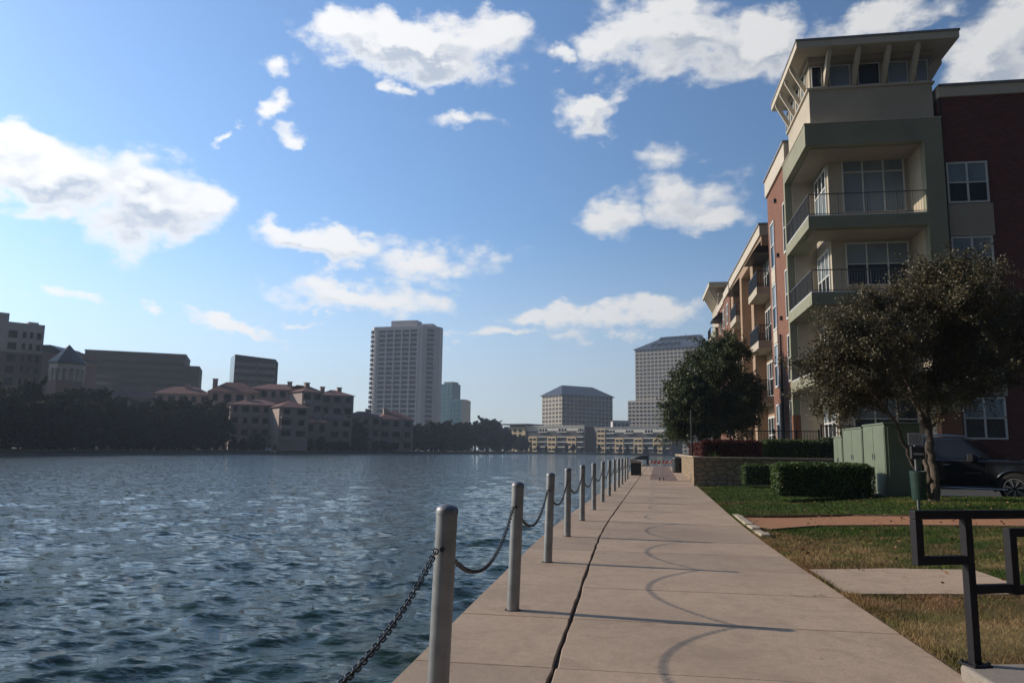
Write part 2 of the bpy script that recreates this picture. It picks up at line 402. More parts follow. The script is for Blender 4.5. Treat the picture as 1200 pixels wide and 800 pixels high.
# lawn sheet
def noise_arr(xs, ys, sc, seed=0.0):
    return np.array([mnoise.fractal(Vector((float(x)*sc+seed, float(y)*sc-seed, seed)), 1.0, 2.0, 4) for x, y in zip(xs, ys)])
gp = [on_lawn(*q)[:2] for q in ((868,606),(1000,604.5),(1200,606),(1290,606),(1290,621),(1200,618.5),(1060,617),(960,617.5),(905,622),(884,619.5))]
_d = (gp[2]-gp[1])/np.linalg.norm(gp[2]-gp[1]); gp[3] = gp[2]+_d*11; gp[4] = gp[5]+_d*11
GRAVEL = [tuple(map(float,p)) for p in gp]
s_w0, t_w0 = st(*on_lawn(1000,697)[:2]); 
WALK = [pf(float(st(*ground_at(1000,697,.02)[:2])[0]),PW), tuple(on_lawn(1100,696.5)[:2]), tuple(on_lawn(1200,697)[:2]), tuple(on_lawn(1260,700)[:2]), tuple(on_lawn(1215,694)[:2]), tuple(on_lawn(1140,668)[:2]), tuple(on_lawn(1040,666.5)[:2]), pf(float(st(*ground_at(945,668,.02)[:2])[0]),PW)]
WALK = [tuple(map(float,p)) for p in WALK]
_pa = ground_at(1124,777,.09); _pb = ground_at(1290,770,.12)
PAD = [tuple(map(float,_pa[:2])), pf(3.0,PW+.02), pf(2.6,9.0), tuple(map(float,_pb[:2]))]
def inpoly(xs, ys, P):
    r = np.zeros(len(xs), bool); n = len(P); j = n-1
    for i in range(n):
        xi, yi = P[i]; xj, yj = P[j]
        c = ((yi > ys) != (yj > ys)) & (xs < (xj-xi)*(ys-yi)/(yj-yi+1e-12)+xi); r ^= c; j = i
    return r
def grass_tint(xs, ys):
    s, t = st(xs, ys)
    n1 = noise_arr(xs, ys, .55, 3.1); n2 = noise_arr(xs, ys, 2.4, 9.7); n3 = noise_arr(xs, ys, .9, 21.0)
    dry = 1 - sstep(12.6, 16.5, s)          # near the walk the turf has gone dormant
    near = 1 - sstep(.0, .9, t-PW)
    f = np.clip(.46*dry + .55*n1 + .6*n2*dry + .25*near - .10, 0, 1)
    f = np.where(s < 8, np.clip(f+.20, 0, 1), f)
    g1 = np.array([.072,.118,.022]); g2 = np.array([.048,.088,.020]); tn = np.array([.40,.27,.135]); t2 = np.array([.29,.165,.085])
    k = np.clip(.5+n3, 0, 1)[:,None]
    green = g1*k + g2*(1-k); tan = tn*k + t2*(1-k)
    f = f[:,None]; return green*(1-f)+tan*f
ss = np.concatenate([np.arange(-6, 20, .22), np.arange(20, 33.0, .4)]); tt = np.concatenate([np.arange(PW+.03, PW+9, .22), np.arange(PW+9, 34, .8)])
gx = np.array([[pf(a,b) for b in tt] for a in ss]); X = gx[...,0].ravel(); Y = gx[...,1].ravel()
Z = lawn_z(X, Y) + .012*noise_arr(X, Y, 1.6, 4.4)
def grow_poly(P, d):
    c = np.mean(np.array(P),0); return [tuple(np.array(p)+(np.array(p)-c)/np.linalg.norm(np.array(p)-c)*d) for p in P]
Z -= .03*inpoly(X, Y, GRAVEL) + .12*inpoly(X, Y, WALK) + .12*inpoly(X, Y, PAD)
nS, nT = len(ss), len(tt)
me = bpy.data.meshes.new('lawn')
fs = [(i*nT+j, i*nT+j+1, (i+1)*nT+j+1, (i+1)*nT+j) for i in range(nS-1) for j in range(nT-1)]
me.from_pydata(np.stack([X,Y,Z],1).tolist(), [], fs)
ca = me.color_attributes.new('tint','FLOAT_COLOR','POINT'); tc_ = np.ones((len(X),4)); tc_[:,:3] = grass_tint(X,Y)*.8; ca.data.foreach_set('color', tc_.ravel().astype(np.float32))
me.materials.append(MT['turf']); me.shade_smooth()
struct(link_mesh('lawn', me))
mb = MB()    # soil lip along the walk
for a, b in zip(ss[:-1], ss[1:]):
    mb.quad((*pf(a,PW-.03),-.02),(*pf(b,PW-.03),-.02),(*pf(b,PW+.1),.02),(*pf(a,PW+.1),.02))
struct(mb.build('soil', MT['soil']))

def strip_sheet(name, A, B, mat, dz, side=.0, na=60, nb=9):
    # a thin sheet between two edge lines that follows the lawn
    def res(P, n):
        P = np.array(P); d = np.concatenate([[0], np.cumsum(np.linalg.norm(np.diff(P,axis=0),axis=1))]); q = np.linspace(0,d[-1],n)
        return np.stack([np.interp(q,d,P[:,0]),np.interp(q,d,P[:,1])],1)
    a, b = res(A,na), res(B,na); m = MB(); V = []
    for j in range(nb):
        f = j/(nb-1)
        for i in range(na):
            p = a[i]*(1-f)+b[i]*f; V.append((p[0],p[1],float(lawn_z(p[0],p[1]))+dz))
    m.add(V, [(j*na+i,j*na+i+1,(j+1)*na+i+1,(j+1)*na+i) for j in range(nb-1) for i in range(na-1)])
    if side:
        for e in (0, nb-1):
            for i in range(na-1):
                p, q = V[e*na+i], V[e*na+i+1]; m.quad(p, q, (q[0],q[1],q[2]-side), (p[0],p[1],p[2]-side))
    o = m.build(name, mat)
    return struct(o)
strip_sheet('gravel_path', [GRAVEL[9],GRAVEL[8],GRAVEL[7],GRAVEL[6],GRAVEL[5],GRAVEL[4]], [GRAVEL[0],GRAVEL[1],GRAVEL[2],GRAVEL[3]], MT['gravel'], .004)
strip_sheet('walkway', [WALK[0],WALK[1],WALK[2],WALK[3]], [WALK[7],WALK[6],WALK[5],WALK[4]], MT['concrete'], .012, .12)
mb = MB(); mb.prism(PAD, -.1, .09); struct(mb.build('pavement', MT['pad'], bevel=.025, seg=3))
# gravel edging: dark thin strip each side
mb = MB()
for seq in ([0,1,2,3],[4,5,6,7,8,9]):
    for i, j in zip(seq[:-1], seq[1:]):
        a, b = GRAVEL[i], GRAVEL[j]
        mb.bar((a[0],a[1],float(lawn_z(*a))+.005),(b[0],b[1],float(lawn_z(*b))+.005), .025, .07)
tag(mb.build('path_edging', MT['soil']), 'low dark edging strips along both sides of the red gravel path', 'edging')

# parking court
mb = MB(); mb.prism([uvw(-.3,-15.3),uvw(60,-15.3),uvw(60,.4),uvw(-.3,.4)], -.2, .1); struct(mb.build('road', MT['asphalt']))
mb = MB()
mb.prism([uvw(-.34,-15.36),uvw(40,-15.36),uvw(40,-15.18),uvw(-.34,-15.18)], 0, .37); mb.prism([uvw(-.34,-15.18),uvw(-.16,-15.18),uvw(-.16,-3),uvw(-.34,-3)], 0, .36)
struct(mb.build('kerb', MT['pad'], bevel=.02))
# terrace behind the stone wall
mb = MB()
tp = [pf(s, PW+.25) for s in np.arange(34.2, 78, 3)]
mb.prism([uvw(-5.5,-2.95)] + tp + [uvw(9,46), uvw(9,-.0), uvw(2.2,-2.9)], -.3, TERR)
struct(mb.build('terrace', MT['land']))

# grass blades
def blades(n, smin, smax, tmin, tmax, hmin, hmax, w, seed):
    g = np.random.default_rng(seed)
    s = g.uniform(smin, smax, n); t = g.uniform(tmin, tmax, n)
    p = np.array([pf(a,b) for a,b in zip(s,t)]); x, y = p[:,0], p[:,1]
    u, v = uv(x,y)
    ok = ~inpoly(x,y,GRAVEL) & ~inpoly(x,y,WALK) & ~inpoly(x,y,PAD) & ~((u>-.4)&(v>-15.4)) & (np.abs(x) < y*.72+.3) & ~((u>-6)&(v>-3.1))
    x, y = x[ok], y[ok]; n = len(x); z = lawn_z(x,y)
    a = g.uniform(0, 2*np.pi, n); hh = g.uniform(hmin,hmax,n); lean = g.uniform(.2,1.3,n)*hh; la = g.uniform(0,2*np.pi,n)
    ww = w*g.uniform(.7,1.3,n)
    b0 = np.stack([x-np.cos(a)*ww, y-np.sin(a)*ww, z-.005],1); b1 = np.stack([x+np.cos(a)*ww, y+np.sin(a)*ww, z-.005],1)
    tip = np.stack([x+np.cos(la)*lean, y+np.sin(la)*lean, z+hh],1)
    V = np.stack([b0,b1,tip],1).reshape(-1,3)
    c = grass_tint(x,y)*g.uniform(.65,1.45,n)[:,None]; C = np.ones((n*3,4)); C[:,:3] = np.repeat(c,3,0)
    return V, C
parts = [blades(95000,3.2,9.5,PW,PW+4.2,.015,.042,.0022,1), blades(80000,9.5,16,PW,PW+7,.02,.05,.004,2), blades(90000,14,33,PW,PW+9.5,.025,.055,.008,3), blades(16000,3.2,20,PW-.035,PW+.10,.02,.05,.0025,4), blades(9000,8,33,PW-.03,PW+.12,.02,.05,.006,5)]
V = np.concatenate([p[0] for p in parts]); C = np.concatenate([p[1] for p in parts])
o = link_mesh('grass', np_mesh('grass', V, 3, MT['grass'], cols=C)); tag(o, 'short lawn grass, tan and dormant near the walk and green further back', 'grass', kind='stuff')
# fallen leaves
g = np.random.default_rng(5); n = 900
s = g.uniform(9, 24, n); t = PW + np.abs(g.normal(3.5, 2.2, n)); p = np.array([pf(a,b) for a,b in zip(s,t)])
u, v = uv(p[:,0],p[:,1]); ok = ~((u>-.5)&(v>-15.5)); p = p[ok]; n = len(p)
cz = lawn_z(p[:,0],p[:,1])+.035
def leaf_quads(c, ln, wd, g, flat=0.0):
    n = len(c); a = g.normal(size=(n,3)); a[:,2] *= (1-flat); a /= np.linalg.norm(a,axis=1)[:,None]
    b = g.normal(size=(n,3)); b[:,2] *= (1-flat); b -= a*np.sum(a*b,1)[:,None]; b /= np.linalg.norm(b,axis=1)[:,None]
    k = g.uniform(.7,1.3,n)[:,None]
    return np.stack([c-a*ln*k*.5, c+b*wd*k*.5, c+a*ln*k*.5, c-b*wd*k*.5],1).reshape(-1,3)
MT['leaf_dead'] = M_leaf('leaf_dead', [(.10,.05,.02),(.2,.11,.05),(.28,.17,.08)], .8, .1, .2)
o = link_mesh('fallen_leaves', np_mesh('fallen_leaves', leaf_quads(np.stack([p[:,0],p[:,1],cz],1), .06, .035, g, .8), 4, MT['leaf_dead']))
tag(o, 'dry brown leaves scattered over the lawn around the tree', 'fallen leaves', kind='stuff')

# ------------------------------------------------------------------ water
WZ = -.5
def water():
    ang = np.radians(np.concatenate([np.arange(-62,-36,.35), np.arange(-36,16,.095), np.arange(16,40,.5)]))
    r = [1.6]
    while r[-1] < 540: r.append(r[-1]*1.0088)
    r = np.array(r); Rr, Aa = np.meshgrid(r, ang, indexing='ij')
    X = Rr*np.sin(Aa); Y = Rr*np.cos(Aa); Z = np.zeros_like(X); DX = np.zeros_like(X); DY = np.zeros_like(X)
    g = np.random.default_rng(11); sp = np.maximum(Rr*.0088, .012)
    lam = np.exp(np.linspace(math.log(.13), math.log(4.2), 120))
    wind = R(-62)     # travel direction, measured from +X
    for L in lam:
        for _ in range(1):
            th = wind + g.normal(0, .62); k = 2*np.pi/L; kx, ky = k*math.cos(th), k*math.sin(th)
            amp = .0128*L**1.0/(1+(L/1.05)**2.3)*g.uniform(.4,1.5)
            fade = np.clip((L/sp-2.5)/3.0, 0, 1); ph = kx*X+ky*Y+g.uniform(0,6.28)
            # slow group modulation breaks the regular pattern up
            md = .55+.45*np.sin(X*g.normal(0,.5/L**.5)+Y*g.normal(0,.5/L**.5)+g.uniform(0,6.28))
            c, s_ = np.cos(ph), np.sin(ph)
            Z += amp*fade*md*c; DX -= amp*fade*md*s_*math.cos(th)*1.15; DY -= amp*fade*md*s_*math.sin(th)*1.15
    nr, na = X.shape
    V = np.stack([X+DX, Y+DY, Z+WZ], -1).reshape(-1,3)
    i = np.arange(nr-1)[:,None]*na; j = np.arange(na-1)[None,:]
    F = np.stack([i+j, i+na+j, i+na+j+1, i+j+1], -1).reshape(-1,4)
    me = bpy.data.meshes.new('water'); me.vertices.add(len(V)); me.vertices.foreach_set('co', V.astype(np.float32).ravel())
    me.loops.add(F.size); me.loops.foreach_set('vertex_index', F[:,::-1].astype(np.int32).ravel()); me.polygons.add(len(F)); me.polygons.foreach_set('loop_start', np.arange(0,F.size,4,dtype=np.int32))
    me.update(calc_edges=True); me.shade_smooth()
    m, N, b, out = new_mat('lake_water'); tc = N.n('ShaderNodeTexCoord').outputs['Object']
    N.l(N.ramp(N.noise(tc,.25,3),[(.3,(.009,.031,.028)),(.7,(.021,.040,.021))]), b.inputs['Base Color'])
    b.inputs['Roughness'].default_value = .04; b.inputs['IOR'].default_value = 1.27
    mp = N.n('ShaderNodeMapping'); N.l(tc, mp.inputs[0]); mp.inputs['Rotation'].default_value = (0,0,R(28)); mp.inputs['Scale'].default_value = (1.0,2.1,1.0)
    h = N.math('ADD', N.noise(mp.outputs[0], 1.6, 7, .62, .15), N.math('MULTIPLY', N.noise(mp.outputs[0], 9, 5, .62, .1), .25))
    bump(N, b, h, .45, .07)
    bn = b.inputs['Normal'].links[0].from_socket
    nt_ = N.n('ShaderNodeTexNoise'); nt_.inputs['Scale'].default_value = 4.2; nt_.inputs['Detail'].default_value = 6; nt_.inputs['Roughness'].default_value = .62; N.l(mp.outputs[0], nt_.inputs['Vector'])
    sb = N.n('ShaderNodeVectorMath', operation='SUBTRACT'); N.l(nt_.outputs[1], sb.inputs[0]); sb.inputs[1].default_value = (.5,.5,.5)
    ml = N.n('ShaderNodeVectorMath', operation='MULTIPLY'); N.l(sb.outputs[0], ml.inputs[0]); ml.inputs[1].default_value = (1.15,1.85,0)
    ad = N.n('ShaderNodeVectorMath', operation='ADD'); N.l(bn, ad.inputs[0]); N.l(ml.outputs[0], ad.inputs[1])
    nm = N.n('ShaderNodeVectorMath', operation='NORMALIZE'); N.l(ad.outputs[0], nm.inputs[0]); N.l(nm.outputs[0], b.inputs['Normal'])
    me.materials.append(m); me.polygons.foreach_set('material_index', np.zeros(len(F), np.int32))
    return struct(link_mesh('water', me))
water()
mb = MB(); mb.box(-110, 430, -90, 500, -1.9, -1.5); struct(mb.build('lake_bed', MT['bank']))

# ------------------------------------------------------------------ bollards and chains
BS, BT = 2.99, .415
s_b2 = float(st(.05, 6.98)[0])
BSL = [s_b2 + (i-1)*BS - BS*0 for i in range(-1, 13)]      # one stands behind the frame edge, then thirteen along the water
ORD = ['first','second','third','fourth','fifth','sixth','seventh','eighth','ninth','tenth','eleventh','twelfth','thirteenth','fourteenth']
BH = 1.075
bol = None; BP = []; BRZ = []
for i, s in enumerate(BSL):
    x, y = pf(s, BT + (.055 if i == 1 else 0)); BP.append((x,y))
    lab = ('galvanised steel bollard at the lake edge, %s in the row counted from the camera' % ORD[i-1]) if i else 'galvanised steel bollard at the lake edge beside the camera, before the first one in view'
    if bol is None:
        bol = thing('bollard', lab, 'bollard', (x,y,0), -A1, 'bollards along the lake edge')
        MB().lathe([(.055,-.02),(.055,BH)], 28).build('post', MT['steel'], bol, 'soft')
        MB().lathe([(.0580,BH-.006),(.0580,BH+.014),(.053,BH+.026),(.038,BH+.038),(.018,BH+.045),(.001,BH+.047)], 28).build('cap', MT['steel_cap'], bol, 'soft')
        c = MB(); c.lathe([(.078,-.004),(.074,.004),(.058,.005)], 20); c.build('collar', MT['joint'], bol)
        # eye bolt that holds the chains
        e = MB(); e.tube([(0,-.075,.9),(0,.075,.9)], .012, 8); e.build('eye_bolt', MT['chain'], bol)
    else:
        b = dup(bol, (x,y,0), -float(np.interp(s, _s, _h))+rnd.uniform(-.02,.02), lab)
        b.rotation_euler = (R(rnd.uniform(-.5,.5)), R(1.7 if i < 4 else rnd.uniform(-.2,.7)), b.rotation_euler[2])
# slight lean of the real posts is kept small
def link_ring(mb, c, d, n, L, W, r, seg):
    side = d.cross(n); pts = []
    K = seg
    for k in range(K):
        a = 2*math.pi*k/K; ca, sa = math.cos(a), math.sin(a)
        pts.append(c + d*(L/2-W/2)*(1 if ca > 0 else -1)*(1 if abs(ca) > 1e-6 else 0) + d*ca*W/2 + side*sa*W/2)
    n6 = 6; vs = []
    for k in range(K):
        tn = (pts[(k+1)%K]-pts[k-1]).normalized(); o1 = n; o2 = tn.cross(n)
        for q in range(n6):
            a = 2*math.pi*q/n6; vs.append(pts[k] + o1*math.cos(a)*r + o2*math.sin(a)*r)
    fs = [(k*n6+q, k*n6+(q+1)%n6, ((k+1)%K)*n6+(q+1)%n6, ((k+1)%K)*n6+q) for k in range(K) for q in range(n6)]
    mb.add(vs, fs)
for i in range(len(BP)-1):
    a = Vector((*BP[i], .9)); b = Vector((*BP[i+1], .9)); d = (b-a).normalized(); a = a+d*.07; b = b-d*.07
    sag = [.31,.31,.30,.28,.27,.29,.27][i] if i < 7 else .28
    npt = 400; P = []
    for k in range(npt+1):
        f = k/npt; q = a.lerp(b, f); q.z -= sag*4*f*(1-f) * (1+.0*f); P.append(q)
    L = sum((P[k+1]-P[k]).length for k in range(npt)); pitch = .034; nl = int(L/pitch)
    cum = [0.0]
    for k in range(npt): cum.append(cum[-1]+(P[k+1]-P[k]).length)
    mb = MB(); j = 0; seg = 12 if i < 3 else 8
    side0 = Vector((d.y,-d.x,0))
    for q in range(nl):
        tgt = (q+.5)*L/nl
        while cum[j+1] < tgt: j += 1
        dd = (P[j+1]-P[j]).normalized(); n1 = side0; n2 = dd.cross(side0).normalized()
        ang = (q%2)*math.pi/2 + .5
        link_ring(mb, P[j], dd, n1*math.cos(ang)+n2*math.sin(ang), .045, .025, .0041, seg)
    o = mb.build('chain', MT['chain'], None, 'all')
    tag(o, ('dark iron chain sagging between the %s and %s bollards counted from the camera' % (ORD[i-1], ORD[i])) if i else 'dark iron chain running out of view from the first bollard towards the camera', 'chain', 'chains hung between the bollards')

# ------------------------------------------------------------------ black tube rail at the right
rp = ground_at(1143, 779, .09); rl = thing('guard_rail', 'black square-tube guard rail with stepped rectangles, bolted to the concrete pad', 'railing', (rp[0],rp[1],.09), R(90-77))
w = .055
def bar_part(name, mbx): return mbx.build(name, MT['rail'], rl, bevel=.004)
xl = -.375; hz = [.935, .65, .50]
MB().box(-w/2,w/2,-w/2,w/2,0,.935-w/2).build('post', MT['rail'], rl, bevel=.004)
p = MB(); p.box(-.07,.07,-.07,.07,0,.012); p.build('foot_plate', MT['rail'], rl, bevel=.003)
for sx in (-1,1):
    for sy in (-1,1):
        b = MB(); b.lathe([(.012,.012),(.012,.026),(.006,.03)], 6, (sx*.052,sy*.052,0)); b.build('bolt', MT['chain'], rl)
t = MB(); t.box(xl-w/2, 2.6, -w/2, w/2, .935-w/2, .935+w/2); bar_part('top_rail', t)
t = MB(); t.box(xl-w/2, xl+w/2, -w/2, w/2, .65-w/2, .935-w/2-.001); t.box(xl+w/2, -w/2, -w/2+.002, w/2-.002, .65-w/2, .65+w/2); bar_part('upper_frame', t)
t = MB(); t.box(w/2,.34-w/2,-w/2+.002,w/2-.002,.465-w/2,.465+w/2); bar_part('cross_bar', t)
t = MB(); x0, x1 = .34, 1.15; t.box(x0-w/2,x0+w/2,-w/2,w/2,.425,.845); t.box(x0+w/2,x1,-w/2+.002,w/2-.002,.425,.425+w); t.box(x0+w/2,x1,-w/2+.002,w/2-.002,.845-w,.845); t.box(x1,x1+w,-w/2,w/2,.425,.845); bar_part('lower_frame', t)
t = MB(); t.box(2.0-w/2,2.0+w/2,-w/2,w/2,0,.935-w/2); t.box(x1+w,2.0-w/2,-w/2+.002,w/2-.002,.60,.60+w); bar_part('post', t)

# pale stone edging at the gravel's mouth
e0 = pf(float(st(*GRAVEL[0])[0])+.55, PW+.02); mb = MB(); s0 = float(st(*GRAVEL[8])[0])-1.2; s1 = float(st(*GRAVEL[0])[0])+.6
k = 0; s = s0
while s < s1:
    L = rnd.uniform(.3,.5); mb.prism([pf(s+.01,PW+.0),pf(s+.01,PW+.17),pf(min(s+L,s1)-.01,PW+.17+rnd.uniform(-.02,.03)),pf(min(s+L,s1)-.01,PW+.0)], -.05, .075+rnd.uniform(-.02,.02)); s += L
tag(mb.build('stone_edging', MT['cap'], bevel=.025), 'pale stone edging where the red gravel path meets the concrete walk', 'edging')

# ------------------------------------------------------------------ pet waste station
q = on_lawn(1077, 597); q[2] = float(lawn_z(q[0],q[1])); ws = thing('waste_station', 'dark green pet waste station with sign, bag box and round can on a post', 'waste station', q, R(-4))
MB().box(-.025,.025,-.025,.025,-.02,1.62).build('post', MT['steel_cap'], ws, bevel=.004)
sg = MB(); sg.box(-.155,.155,-.032,-.028,1.36,1.615); sgo = sg.build('sign', MT['signface'], ws)
ln = MB()
for r_ in range(5):
    x = -.13
    while x < .12:
        wl = rnd.uniform(.02,.06); ln.box(x, min(x+wl,.13), -.0345,-.0325, 1.56-r_*.04, 1.578-r_*.04); x += wl+.014
ln.build('lettering', MT['ink'], sgo)
d = MB(); d.box(-.14,.15,-.12,-.026,1.06,1.33); do = d.build('bag_dispenser', MT['plastic'], ws, bevel=.02); d = MB(); d.box(-.10,.11,-.124,-.1205,1.15,1.19); d.build('slot', MT['signface'], do)
c = MB(); c.lathe([(.135,.22),(.142,.24),(.160,.75),(.168,.78),(.168,.81),(.148,.815),(.14,.79),(.13,.3)], 32, (-.07,-.21,0)); c.lathe([(.152,.5),(.157,.5),(.159,.53),(.154,.53)], 32, (-.07,-.21,0)); c.build('can', MT['can'], ws, 'soft')
b = MB(); b.box(-.06,.03,-.06,-.024,.62,.68); b.build('bracket', MT['steel_cap'], ws)

# ------------------------------------------------------------------ trees
def grow(g, stems, crown, nlimb, ntwig, nleaf, spread, lr=(.045,.012)):
    """stems: list of (points, r0, r1); crown: list of (centre, radii). Returns trunk MB and leaf centres."""
    mb = MB(); bases = []
    for pts, r0, r1 in stems:
        P = [Vector(p) for p in pts]; Q = []
        for i in range(len(P)-1):
            for k in range(5): Q.append(P[i].lerp(P[i+1], k/5))
        Q.append(P[-1]); n = len(Q)
        Q = [q + Vector(g.normal(0,.018,3)) if 0 < i < n-1 else q for i, q in enumerate(Q)]
        rr = [r0+(r1-r0)*(i/(n-1)) for i in range(n)]; rr[0] *= 1.35; rr[1] *= 1.12
        mb.tube(Q, rr, 10); bases += [(q, rr[i]) for i, q in enumerate(Q) if i > n*.45]
    C = []
    for _ in range(nlimb):
        c, rad = crown[g.integers(len(crown))]
        d = g.normal(size=3); d /= np.linalg.norm(d); d *= g.uniform(.35,1.0)**.6
        T = Vector(np.array(c)+d*np.array(rad))
        cand = sorted(bases, key=lambda b: (b[0]-T).length + max(0, b[0].z-T.z)*1.5 + g.uniform(0,.5))[0]
        S = cand[0]; mid = S.lerp(T,.5) + Vector((0,0,.18*(T-S).length)) + Vector(g.normal(0,.1,3))*(T-S).length*.5
        pts = [S*(1-f)**2 + mid*2*f*(1-f) + T*f*f for f in np.linspace(0,1,7)]
        r0 = min(cand[1]*.6, lr[0]); mb.tube(pts, [r0+(lr[1]-r0)*f for f in np.linspace(0,1,7)], 5, caps=False)
        for _ in range(ntwig):
            f = g.uniform(.35,1.0); B = S*(1-f)**2 + mid*2*f*(1-f) + T*f*f
            E = B + Vector(g.normal(0,spread,3)); E.z -= abs(g.normal(0,.1))*spread
            mb.tube([B, B.lerp(E,.5)+Vector((0,0,.05)), E], [lr[1]*.7,lr[1]*.5,lr[1]*.25], 3, caps=False)
            m_ = int(nleaf*g.uniform(.4,1.6)); ff = g.uniform(0,1.15,m_)[:,None]
            C.append(np.array(B)*(1-ff)+np.array(E)*ff + g.normal(0,spread*.27,(m_,3)))
    return mb, np.concatenate(C)
# near tree
tb = on_lawn(1095, 587); tb[2] = float(lawn_z(tb[0],tb[1])) - .03; sc = tb[1]/890
g = np.random.default_rng(21)
def tp_(x, y, dy=0.0):
    p = at(x, y, tb[1]+dy); return (p[0]-tb[0], p[1]-tb[1], p[2]-tb[2])
stems = [([(0,0,0), tp_(1096,555), tp_(1089,520,.1), tp_(1086,480,.2), tp_(1095,430,.3), tp_(1105,370,.2)], .105, .045),
         ([tp_(1089,582), tp_(1078,556,-.15), tp_(1062,525,-.3), tp_(1050,495,-.5), tp_(1020,455,-.8), tp_(985,420,-.9)], .06, .025),
         ([tp_(1090,565), tp_(1083,535,.35), tp_(1092,500,.6), tp_(1130,455,.9), tp_(1180,410,1.0)], .06, .03),
         ([tp_(1086,500,.1), tp_(1068,460,.4), tp_(1050,410,.6), tp_(1040,360,.6)], .06, .03)]
cr = [(tp_(1095,390), (2.0,2.0,1.55)), (tp_(1010,420,-.3), (1.45,1.7,1.1)), (tp_(1170,385,.3), (1.7,1.7,1.4)), (tp_(1100,345), (1.1,1.2,.95)), (tp_(975,440,-.2),(1.0,1.2,.85)), (tp_(1060,440,.0),(1.6,1.8,.95)), (tp_(1160,430,.2),(1.7,1.6,1.0)), (tp_(1110,330),(1.3,1.2,.85)), (tp_(1075,410),(2.1,1.8,1.5)), (tp_(1010,385),(1.2,1.4,.95)), (tp_(1190,350,.3),(1.3,1.4,1.1))]
mbt, LC = grow(g, stems, cr, 200, 9, 86, .28, (.04,.009))
t1 = thing('tree', 'spreading tree with dark olive-brown leaves and forked trunk, in front of the apartment tower', 'tree', tb)
mbt.build('trunk', MT['bark'], t1, 'all')
link_mesh('crown', np_mesh('crown', leaf_quads(LC, .060, .036, g), 4, MT['leaf_olive']), t1)
# oak on the terrace
q = at(838, 530, 44.0); ob = (q[0], q[1], TERR-.05); g = np.random.default_rng(8)
def op_(x, y, dy=0.0):
    p = at(x, y, 44.0+dy); return (p[0]-ob[0], p[1]-ob[1], p[2]-ob[2])
stems = [([(0,0,0), op_(838,505), op_(836,480), op_(838,440), op_(845,410)], .16, .05), ([op_(838,508), op_(815,485), op_(800,462)], .08, .03), ([op_(838,500), op_(862,478), op_(875,455)], .08, .03)]
cr = [(op_(838,445), (2.4,2.4,1.9)), (op_(845,420),(1.7,1.7,1.3)), (op_(806,478),(1.35,1.8,1.5)), (op_(872,468),(1.25,1.6,1.3)), (op_(820,500),(1.7,1.6,.95)), (op_(862,495,.2),(1.3,1.5,.8)), (op_(797,500),(1.0,1.3,.9)), (op_(805,455),(1.2,1.4,1.1))]
mbt, LC = grow(g, stems, cr, 260, 9, 100, .38, (.05,.012))
t2 = thing('oak_tree', 'dense dark green oak on the terrace above the stone wall', 'tree', ob)
mbt.build('trunk', MT['bark'], t2, 'all'); link_mesh('crown', np_mesh('crown', leaf_quads(LC, .115, .07, g), 4, MT['leaf_oak']), t2)

# far trees: four shapes shared by copies
def far_tree_proto(seed, h, w, round_):
    g = np.random.default_rng(seed); stems = [([(0,0,0),(.1,0,h*.25),(0,.1,h*.5),(.1,0,h*.7)], .03*h, .012*h)]
    cr = [((0,0,h*.62),(w*.8,w*.8,h*.36)), ((w*.4,0,h*.5),(w*.6,w*.6,h*.28)), ((-w*.42,.1,h*.48),(w*.6,w*.6,h*.28)), ((0,w*.1,h*.8),(w*.45,w*.45,h*.2)), ((0,0,h*.36),(w*.85,w*.85,h*.24)), ((0,0,h*.2),(w*.9,w*.9,h*.18))]
    m, LC = grow(g, stems, cr, 90, 6, 36, h*.065, (.02*h,.004*h))
    return m.mesh('far_tree_trunk', MT['bark']), np_mesh('far_tree_crown', leaf_quads(LC, .55, .40, g), 4, MT['leaf_far'])
FT = [far_tree_proto(30+i, 10.0, w_, 0) for i, w_ in enumerate((3.9,4.6,3.3,5.0))]
def far_tree(x, y, h, k, label, group, z=.3, wscale=1.0, name='shore_tree'):
    t = thing(name, label, 'tree', (x,y,z), rnd.uniform(0,6.28), group); s = h/10.0; t.scale = (s*wscale, s*wscale, s)
    link_mesh('trunk', FT[k][0], t); link_mesh('crown', FT[k][1], t)
def tree_at(px, py_top, Y, k, label, group, ws=1.0, name='shore_tree'):
    p = at(px, py_top, Y); far_tree(p[0], p[1], p[2]-.3, k, label, group, .3, ws, name)
def shore_Y(px):
    return float(np.interp(px, [-60,0,100,200,270,435,520,600,640], [100,116,140,166,190,256,310,430,470]))
for row, (n, back, dtop) in enumerate(((17,5,14),(16,15,0),(12,28,-3))):
    for i in range(n):
        px = -35 + (i+.5*(row%2)+rnd.uniform(-.25,.25))*(305/n)
        top = float(np.interp(px, [-40,30,75,110,150,200,250,280], [448,449,462,458,470,470,474,482])) + dtop + rnd.uniform(-3,9)
        if row == 2: top = max(top, 455)
        tree_at(px, top, shore_Y(px)+back, rnd.randrange(4), 'dark bushy tree in the shaded wood along the left end of the far shore', 'trees in the dark wood on the left shore', rnd.uniform(.9,1.25))
CT = [(303,505,7,.9),(326,502,9,1.0),(341,507,7,.9),(358,509,8,.9),(376,508,8,.9),(420,495,9,1.2),(407,503,10,1.0),(462,500,10,1.0),(441,506,8,.9)]
for px, top, bk, ws in CT:
    tree_at(px, top, shore_Y(px)+bk, rnd.randrange(4), 'small dark tree in front of the red-roofed houses on the far shore', 'trees before the red-roofed houses', ws)
for i in range(26):
    px = 276 + i*8.2 + rnd.uniform(-3,3)
    tree_at(px, rnd.uniform(513,523), shore_Y(px)+3.5+rnd.uniform(0,3), rnd.randrange(4), 'low dark bush along the waterline under the red-roofed houses', 'bushes under the red-roofed houses', rnd.uniform(1.2,1.9), 'shore_bush')
